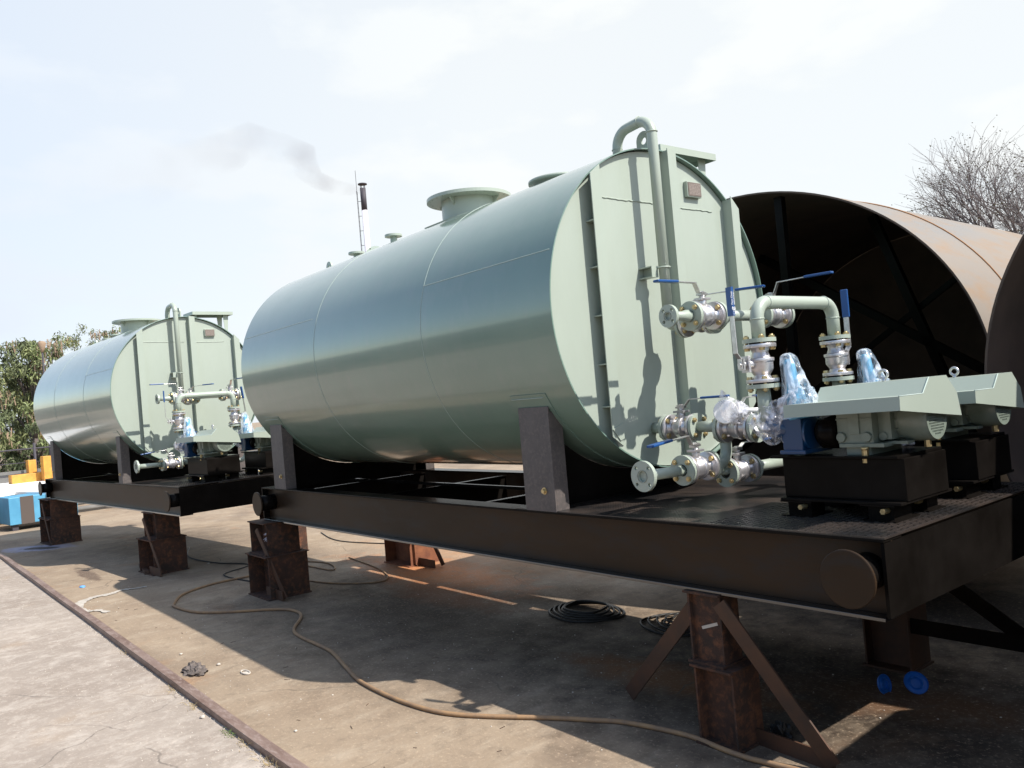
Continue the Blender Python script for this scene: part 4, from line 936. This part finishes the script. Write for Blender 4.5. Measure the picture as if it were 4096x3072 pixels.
# dry grass and twigs along the rail
def tuft(c, n, h, mt, name, label, sp=.05):
    m = MB()
    for i in range(n):
        a = random.uniform(0, 6.28); r = random.uniform(0, sp); b = Vector((c[0]+r*math.cos(a)*1.8, c[1]+r*math.sin(a)*.5, c[2])); d = Vector((random.uniform(-.7,.7), random.uniform(-.9,.5), 1)).normalized(); l = h*random.uniform(.5,1.2)
        m.tube([b, b+d*l*.5+Vector((0,0,.2*l*.1)), b+d*l+Vector((random.uniform(-.3,.3)*l,random.uniform(-.3,.3)*l,-.35*l))], [.0012,.001,.0004], 3)
    solo(name, m, mt, label, 'grass', None, 'stuff' if name == 'dry_grass' else None, anchor=c)
tuft((-1.35,-2.30,-.012), 26, .045, GRG, 'weed', 'small green weed sprouting beside the rail')
m = MB()
for (cx, n_, sp) in ((-1.12,16,.05),(-.80,40,.09),(-1.95,24,.06),(-2.35,18,.05),(-.6,30,.06),(-3.6,10,.03)):
    for i in range(n_):
        b = Vector((cx+random.gauss(0,sp), -2.285-abs(random.gauss(0,.02)), -.012)); d = Vector((random.uniform(-1,1), random.uniform(-1,.3), random.uniform(.4,1))).normalized(); l = random.uniform(.02,.055)
        m.tube([b, b+d*l*.6, b+d*l+Vector((random.uniform(-.4,.4)*l, random.uniform(-.4,.4)*l, -.3*l))], [.0012,.001,.0005], 3)
solo('dry_grass', m, GRS, 'dry yellow grass wisps along the near side of the rail', 'grass', kind='stuff')
m = MB()
for i in range(60):
    x, y = random.uniform(-6,1), random.uniform(-2.1,0); a = random.uniform(0,3.14); l = random.uniform(.015,.05); m.bar((x,y,.003),(x+l*math.cos(a),y+l*math.sin(a),.004),.002,.002)
solo('twig_litter', m, RUSTD, 'small dark twigs and welding stubs scattered on the floor', 'litter', kind='stuff')

# ================================================================= far left background
def chimney():
    c = Vector((-75.2,40.4,0)); T = Thing('chimney', 'tall slender factory chimney with black top, smoking in the distance', 'chimney', c)
    m = MB(); m.lathe(c, VZ, [(0,.34),(23.2,.30)], 24); T.part('stack', m, CHW)
    m = MB(); m.lathe(c+VZ*23.2, VZ, [(0,.31),(2.4,.31)], 24); T.part('stack_top', m, CHB)
    m = MB(); m.lathe(c+VZ*26.0, VZ, [(0,.50),(.10,.48),(.22,.05)], 24)
    for a in (0,1.57,3.14,4.71): m.bar(c+Vector((.27*math.cos(a),.27*math.sin(a),25.5)), c+Vector((.27*math.cos(a),.27*math.sin(a),26.05)), .05, .05, VX)
    T.part('rain_cap', m, CHB)
    l = MB(); s = Vector((-.55,-.70,0)).normalized(); sd = Vector((.7,-.55,0)).normalized(); b = c+s*.66
    for k in (-.22,.22): l.bar(b+sd*k+VZ*3, b+sd*k+VZ*25.3, .04, .04, s)
    for i in range(45): l.bar(b+sd*-.22+VZ*(3+i*.5), b+sd*.22+VZ*(3+i*.5), .03, .03, s)
    for i in range(14): l.bar(b+VZ*(3.4+i*1.6), c+s*.30+VZ*(3.4+i*1.6), .04, .04, sd)
    l.bar(b+VZ*25, b+VZ*27.6, .04, .04, s); T.part('ladder', l, CHB)
chimney()
# smoke drifting left from the chimney: one volume
def smoke():
    m = MB(); F_ = -_f
    def at(u, v, dist):
        d = (_r2*((u-2048)/FPX)+_u2*(-(v-1536)/FPX)+_f).normalized(); return CAM+d*dist
    pts = [(1446,762,.5),(1400,758,.9),(1340,748,1.1),(1270,722,1.3),(1225,680,1.9),(1215,625,2.1),(1150,600,2.0),(1000,560,2.4),(930,600,2.6),(820,640,3.0),(640,700,3.6),(420,760,4.2),(200,780,4.8)]
    c = [at(u, v, 89) for u, v, r in pts]
    m.tube([x for x in c], [r*.75 for *_, r in pts], 12); c0_ = c[0]
    mt = bpy.data.materials.new('thin_smoke'); mt.use_nodes = True; N = mt.node_tree.nodes; L = mt.node_tree.links; N.clear()
    o = N.new('ShaderNodeOutputMaterial'); v = N.new('ShaderNodeVolumePrincipled'); v.inputs['Color'].default_value = (.45,.40,.42,1); v.inputs['Anisotropy'].default_value = .2
    t = N.new('ShaderNodeTexCoord'); n = N.new('ShaderNodeTexNoise'); n.inputs['Scale'].default_value = .28; n.inputs['Detail'].default_value = 4; L.new(t.outputs['Object'], n.inputs['Vector'])
    r = N.new('ShaderNodeMapRange'); r.inputs[1].default_value = .37; r.inputs[2].default_value = .64; r.inputs[3].default_value = 0; r.inputs[4].default_value = 1; L.new(n.outputs['Fac'], r.inputs[0])
    g_ = N.new('ShaderNodeNewGeometry'); ds = N.new('ShaderNodeVectorMath'); ds.operation = 'DISTANCE'; ds.inputs[1].default_value = c0_; L.new(g_.outputs['Position'], ds.inputs[0])
    fd = N.new('ShaderNodeMapRange'); fd.inputs[1].default_value = 0; fd.inputs[2].default_value = 32; fd.inputs[3].default_value = .66; fd.inputs[4].default_value = 0.0; L.new(ds.outputs['Value'], fd.inputs[0])
    p2 = N.new('ShaderNodeMath'); p2.operation = 'POWER'; p2.inputs[1].default_value = 3; L.new(fd.outputs[0], p2.inputs[0])
    mu = N.new('ShaderNodeMath'); mu.operation = 'MULTIPLY'; L.new(r.outputs[0], mu.inputs[0]); L.new(p2.outputs[0], mu.inputs[1]); L.new(mu.outputs[0], v.inputs['Density']); L.new(v.outputs[0], o.inputs['Volume'])
    solo('smoke', m, mt, 'thin dark smoke trailing left from the chimney top', 'smoke', kind='stuff')
smoke()

def leafy_tree(base, h, spread, seed, label, nclump=60, leaf=.16, per=60, pods=True, trunk_h=None):
    random.seed(seed); base = Vector(base); T = Thing('tree', label, 'tree', base, W0, 'trees beyond the yard wall')
    m = MB(); th = trunk_h or h*.45; tips = []
    m.tube([base, base+Vector((.1,.05,th*.5)), base+Vector((.05,-.1,th))], [.16*h/5,.13*h/5,.10*h/5], 8)
    clumps = []
    for i in range(nclump):
        z = h*random.uniform(.12,1.0) if trunk_h is None else random.uniform(th*.7, h); k = 1-abs(z/h-.5)*.9
        a = random.uniform(0, 6.283); r = spread*k*math.sqrt(random.random()); p = base+Vector((r*math.cos(a), r*math.sin(a), z)); clumps.append((p, random.uniform(.35,.75)*spread*.36))
        if i % 3 == 0: m.tube([base+Vector((0,0,min(th, z*.6))), (base+Vector((0,0,z*.7))+p)/2, p], [.05*h/5,.035*h/5,.01], 5)
    T.part('trunk', m, BARK)
    lf = MB()
    for (p, cr_) in clumps:
        tone = random.choice((0,0,1,1,1,2 if random.random() < .22 else 0))
        for j in range(per):
            d = Vector((random.gauss(0,1), random.gauss(0,1), random.gauss(0,.8))); d = d.normalized()*cr_*random.random()**.45
            c = p+d; n = Vector((random.gauss(0,1), random.gauss(0,1), random.gauss(0,1)+.8)).normalized(); u, w, _ = basis(n); s = leaf*random.uniform(.5,1.2)
            a = random.uniform(0, 6.28); u2 = u*math.cos(a)+w*math.sin(a); w2 = n.cross(u2)
            dr = Vector((0,0,-s*.5)); mi = tone if random.random() < .75 else random.choice((0,1,1))
            lf.add([c-u2*s*.5, c+w2*s*.16, c+u2*s*.6+dr, c-w2*s*.16], [(0,1,2,3)], mi)
    if pods:
        for (p, cr_) in random.sample(clumps, nclump//3):
            for j in range(14):
                q = p+Vector((random.gauss(0,cr_*.5), random.gauss(0,cr_*.5), cr_*random.uniform(-.2,.9))); l = random.uniform(.15,.32); lf.bar(q, q+Vector((random.uniform(-.05,.05),random.uniform(-.05,.05),-l)), .025, .012, VX, 3)
    T.part('crown', lf, [LEAFA, LEAFB, LEAFY, PODS])
# positions follow the line of trees seen past the farther tank
def at_far(u, dist, z=0):
    d = (_r2*((u-2048)/FPX)+_u2*(-(1700-1536)/FPX)+_f); d.z = 0; d.normalize(); p = CAM+d*dist; return (p.x, p.y, z)
leafy_tree(at_far(140, 27), 4.35, 1.25, 1, 'leafy tree with yellow tinged leaves just left of the farther tank', 95, .15, 120)
leafy_tree(at_far(-190, 26), 4.3, 1.5, 2, 'leafy tree cut by the left edge of the picture', 80, .15, 120)
leafy_tree(at_far(60, 30), 3.3, 1.6, 3, 'low bushy tree filling the gap by the left edge', 80, .15, 105, pods=False)
leafy_tree(at_far(290, 30), 3.7, 1.7, 4, 'bushy dark tree partly behind the back end of the farther tank', 90, .15, 105, pods=False)
leafy_tree(at_far(330, 36), 5.4, 1.4, 5, 'brownish tree top showing above the farther tank', 60, .14, 85)
leafy_tree(at_far(430, 38), 6.0, 1.3, 6, 'sparse tree top with seed pods, rightmost above the farther tank', 55, .14, 75)
leafy_tree(at_far(560, 44), 6.0, 2.0, 7, 'tree hidden mostly behind the farther tank', 60, .22, 50)
# street lamp
c = Vector(at_far(192, 24)); T = Thing('street_lamp', 'street lamp head on a thin pole in front of the trees', 'lamp', c)
m = MB(); m.cyl(c, c+VZ*3.85, .022, 8); T.part('pole', m, CHB)
m = MB(); m.lathe(c+VZ*3.82, VZ, [(0,.03),(.08,.06),(.22,.10),(.27,.08),(.29,.02)], 14); T.part('lamp_head', m, PODS)
# yard wall and wire fence
a = Vector(at_far(-900, 24)); b = Vector(at_far(700, 24)); d = (b-a).normalized(); nrm = Vector((-d.y, d.x, 0))
m = MB(); m.obox((a+b)/2+VZ*.45, d, nrm, VZ, (b-a).length, .2, .90); solo('boundary_wall', m, WALLM, 'low grey boundary wall below the trees at left', 'wall', anchor=((a+b)/2)[:])
T = Thing('wire_fence', 'thin wire fence with dark posts running below the trees at left', 'fence', (a+b)/2); L_ = (b-a).length; k = 0.0
a2 = a-nrm*.6 if (a-nrm*.6-CAM).length < (a+nrm*.6-CAM).length else a+nrm*.6
while k < L_:
    m = MB(); m.cyl(a2+d*k, a2+d*k+VZ*1.55, .03, 8); T.part('post', m, CHB); k += 1.6
m = MB()
for z in (.5,.8,1.1,1.42): m.cyl(a2+VZ*z, a2+d*L_+VZ*z, .010 if z < 1.4 else .02, 6)
T.part('wire', m, CHB)
# wall behind the camera that the glossy flank mirrors
T = Thing('workshop_wall', 'long grey workshop wall opposite the tanks, mirrored in the tank flanks', 'wall', (-12,-10.2,0))
m = MB(); m.box((-45,-10.4,0),(18,-10.2,2.85)); T.part('wall_panel', m, mat('grey_wall_render', (.25,.235,.215), .8, var=(.17,.16,.15), vscale=.8))
m = MB()
for x in range(-44, 18, 6): m.box((x,-10.197,.9),(x+1.6,-10.18,2.1))
T.part('window_panel', m, DRK)

# blue skip with white sheet on top, yellow stands behind
T = Thing('skip', 'light blue steel skip with dirty stripe, under a white sheet at left', 'skip', (-12.3,-1.35,0))
c = Vector(at_far(128, 18.2)); dY = Vector((CAM.x-c.x, CAM.y-c.y, 0)).normalized()*-1; dX = Vector((dY.y, -dY.x, 0))
dX, dY = (dX*.97+dY*.24).normalized(), (dY*.97-dX*.24).normalized()
T.off = c; T.o.location = c
m = MB(); m.obox(c+VZ*.36, dX, dY, VZ, 1.15, .8, .50); T.part('body', m, SKB, bevel=.01)
m = MB(); m.obox(c-dY*.402-dX*.28+VZ*.36, dX, dY, VZ, .22, .004, .50); T.part('stripe', m, SKD)
for k in (-.48, .50):
    m = MB(); m.obox(c+dX*k-dY*.3+VZ*.055, dX, dY, VZ, .1, .1, .11); T.part('foot', m, CHB)
m = MB(); m.lathe(c+dX*.36-dY*.52+VZ*.13, dY, [(0,.13),(.06,.13)], 20); T.part('wheel', m, RUST)
q = [(-320,1948,.64),(-320,2030,.64),(60,1968,.64),(192,1968,.64),(205,1905,.64),(0,1911,.64)]
pl = []
for (u, v, z) in q:
    d = (_r2*((u-2048)/FPX)+_u2*(-(v-1536)/FPX)+_f); pl.append(CAM+d*((z-CAM.z)/d.z))
m = MB(); m.prism(pl, (0,0,-.05)); solo('sheet', m, SHEET, 'glaring white sheet lying flat over the blue skip', 'sheet', anchor=pl[3][:])
for (u, dd, hh, lb) in ((112, 23.0, 1.15, 'left orange yellow upright bollard behind the white sheet'), (172, 22.5, 1.22, 'right orange yellow upright bollard behind the white sheet')):
    c2 = Vector(at_far(u, dd)); m = MB(); m.obox(c2+VZ*hh/2, dX, dY, VZ, .17, .25, hh); solo('steel_upright', m, YEL, lb, 'steel upright', 'orange yellow uprights', anchor=c2[:], bevel=.01)
c2 = Vector(at_far(120, 22.8)); m = MB(); m.obox(c2+VZ*.73, dX, dY, VZ, 1.0, .3, .22); m.obox(c2+dX*.4+VZ*.31, dX, dY, VZ, .1, .2, .62); m.obox(c2-dX*.4+VZ*.31, dX, dY, VZ, .1, .2, .62); solo('steel_bench', m, YEL, 'orange yellow beam stand behind the white sheet', 'steel stand', anchor=c2[:], bevel=.01)
c2 = Vector(at_far(-20, 24.0)); m = MB(); m.obox(c2+VZ*.62, dX, dY, VZ, 1.0, .8, .18); m.obox(c2+VZ*.25, dX, dY, VZ, .8, .6, .5); solo('blue_bin', m, SKB, 'light blue bin behind the white sheet at the left edge', 'bin', anchor=c2[:], bevel=.01)
for i in range(4):
    c2 = Vector(at_far(-30+i*3, 19.6)); m = MB(); m.cyl(c2-dX*2+VZ*(.08+.13*i), c2+dX*2.2+VZ*(.08+.13*i), .05, 10)
    solo('steel_pipe', m, WALLM, ['lowest', 'second lowest', 'third', 'topmost'][i]+' dull steel pipe of the stack behind the skip', 'pipe', 'stack of dull pipes', anchor=c2[:])

# bare tree above the shell at right
def bare_tree(base, h, seed, label, lean=(0,0)):
    random.seed(seed); base = Vector(base); T = Thing('bare_tree', label, 'tree', base); tr = MB(); tw = MB(); lv = MB()
    def grow(p, d, l, r, depth):
        n = 4; pts = [p]; rs = [r]; q = p; dd = d
        for i in range(n):
            dd = (dd+Vector((random.gauss(0,.13), random.gauss(0,.13), random.gauss(0,.08)+.03))).normalized(); q = q+dd*l/n; pts.append(q); rs.append(r*(1-.45*(i+1)/n))
        (tr if depth < 3 else tw).tube(pts, rs, 7 if depth < 2 else (4 if depth < 4 else 3), caps=False)
        if depth >= 6 or l < .10:
            for k in range(random.choice((0,0,1,2))):
                c = q+Vector((random.gauss(0,.03), random.gauss(0,.03), random.gauss(0,.03))); s = random.uniform(.012,.026); u, w, _ = basis((random.random(), random.random(), 1)); lv.add([c-u*s, c-w*s*.5, c+u*s, c+w*s*.5], [(0,1,2,3)])
            return
        nb = 3
        for k in range(nb+(1 if random.random() < .4 else 0)):
            t = random.uniform(.35,1); i = min(int(t*n), n-1); b = pts[i].lerp(pts[i+1], t*n-i); u, w, _ = basis(dd); a = random.uniform(0, 6.28); sp = random.uniform(.45,.95)
            nd = (dd+(u*math.cos(a)+w*math.sin(a))*sp).normalized(); grow(b, nd, l*random.uniform(.66,.86), r*.50, depth+1)
        grow(q, dd, l*.72, r*.55, depth+1)
    top = base+VZ*h
    tr.tube([base, base+VZ*h*.5, top], [.17,.14,.12], 10)
    for k in range(5):
        a = R_(72*k+20); grow(top, Vector((math.cos(a)*.8+lean[0], math.sin(a)*.8+lean[1], .75)).normalized(), 1.25, .07, 1)
    T.part('trunk', tr, BARK); T.part('twigs', tw, TWIG); T.part('sparse_leaves', lv, SLEAF)
bare_tree((-.55,10.3,0), 1.95, 12, 'nearly leafless tree spreading over the rusty shell at right', (-.3,0))
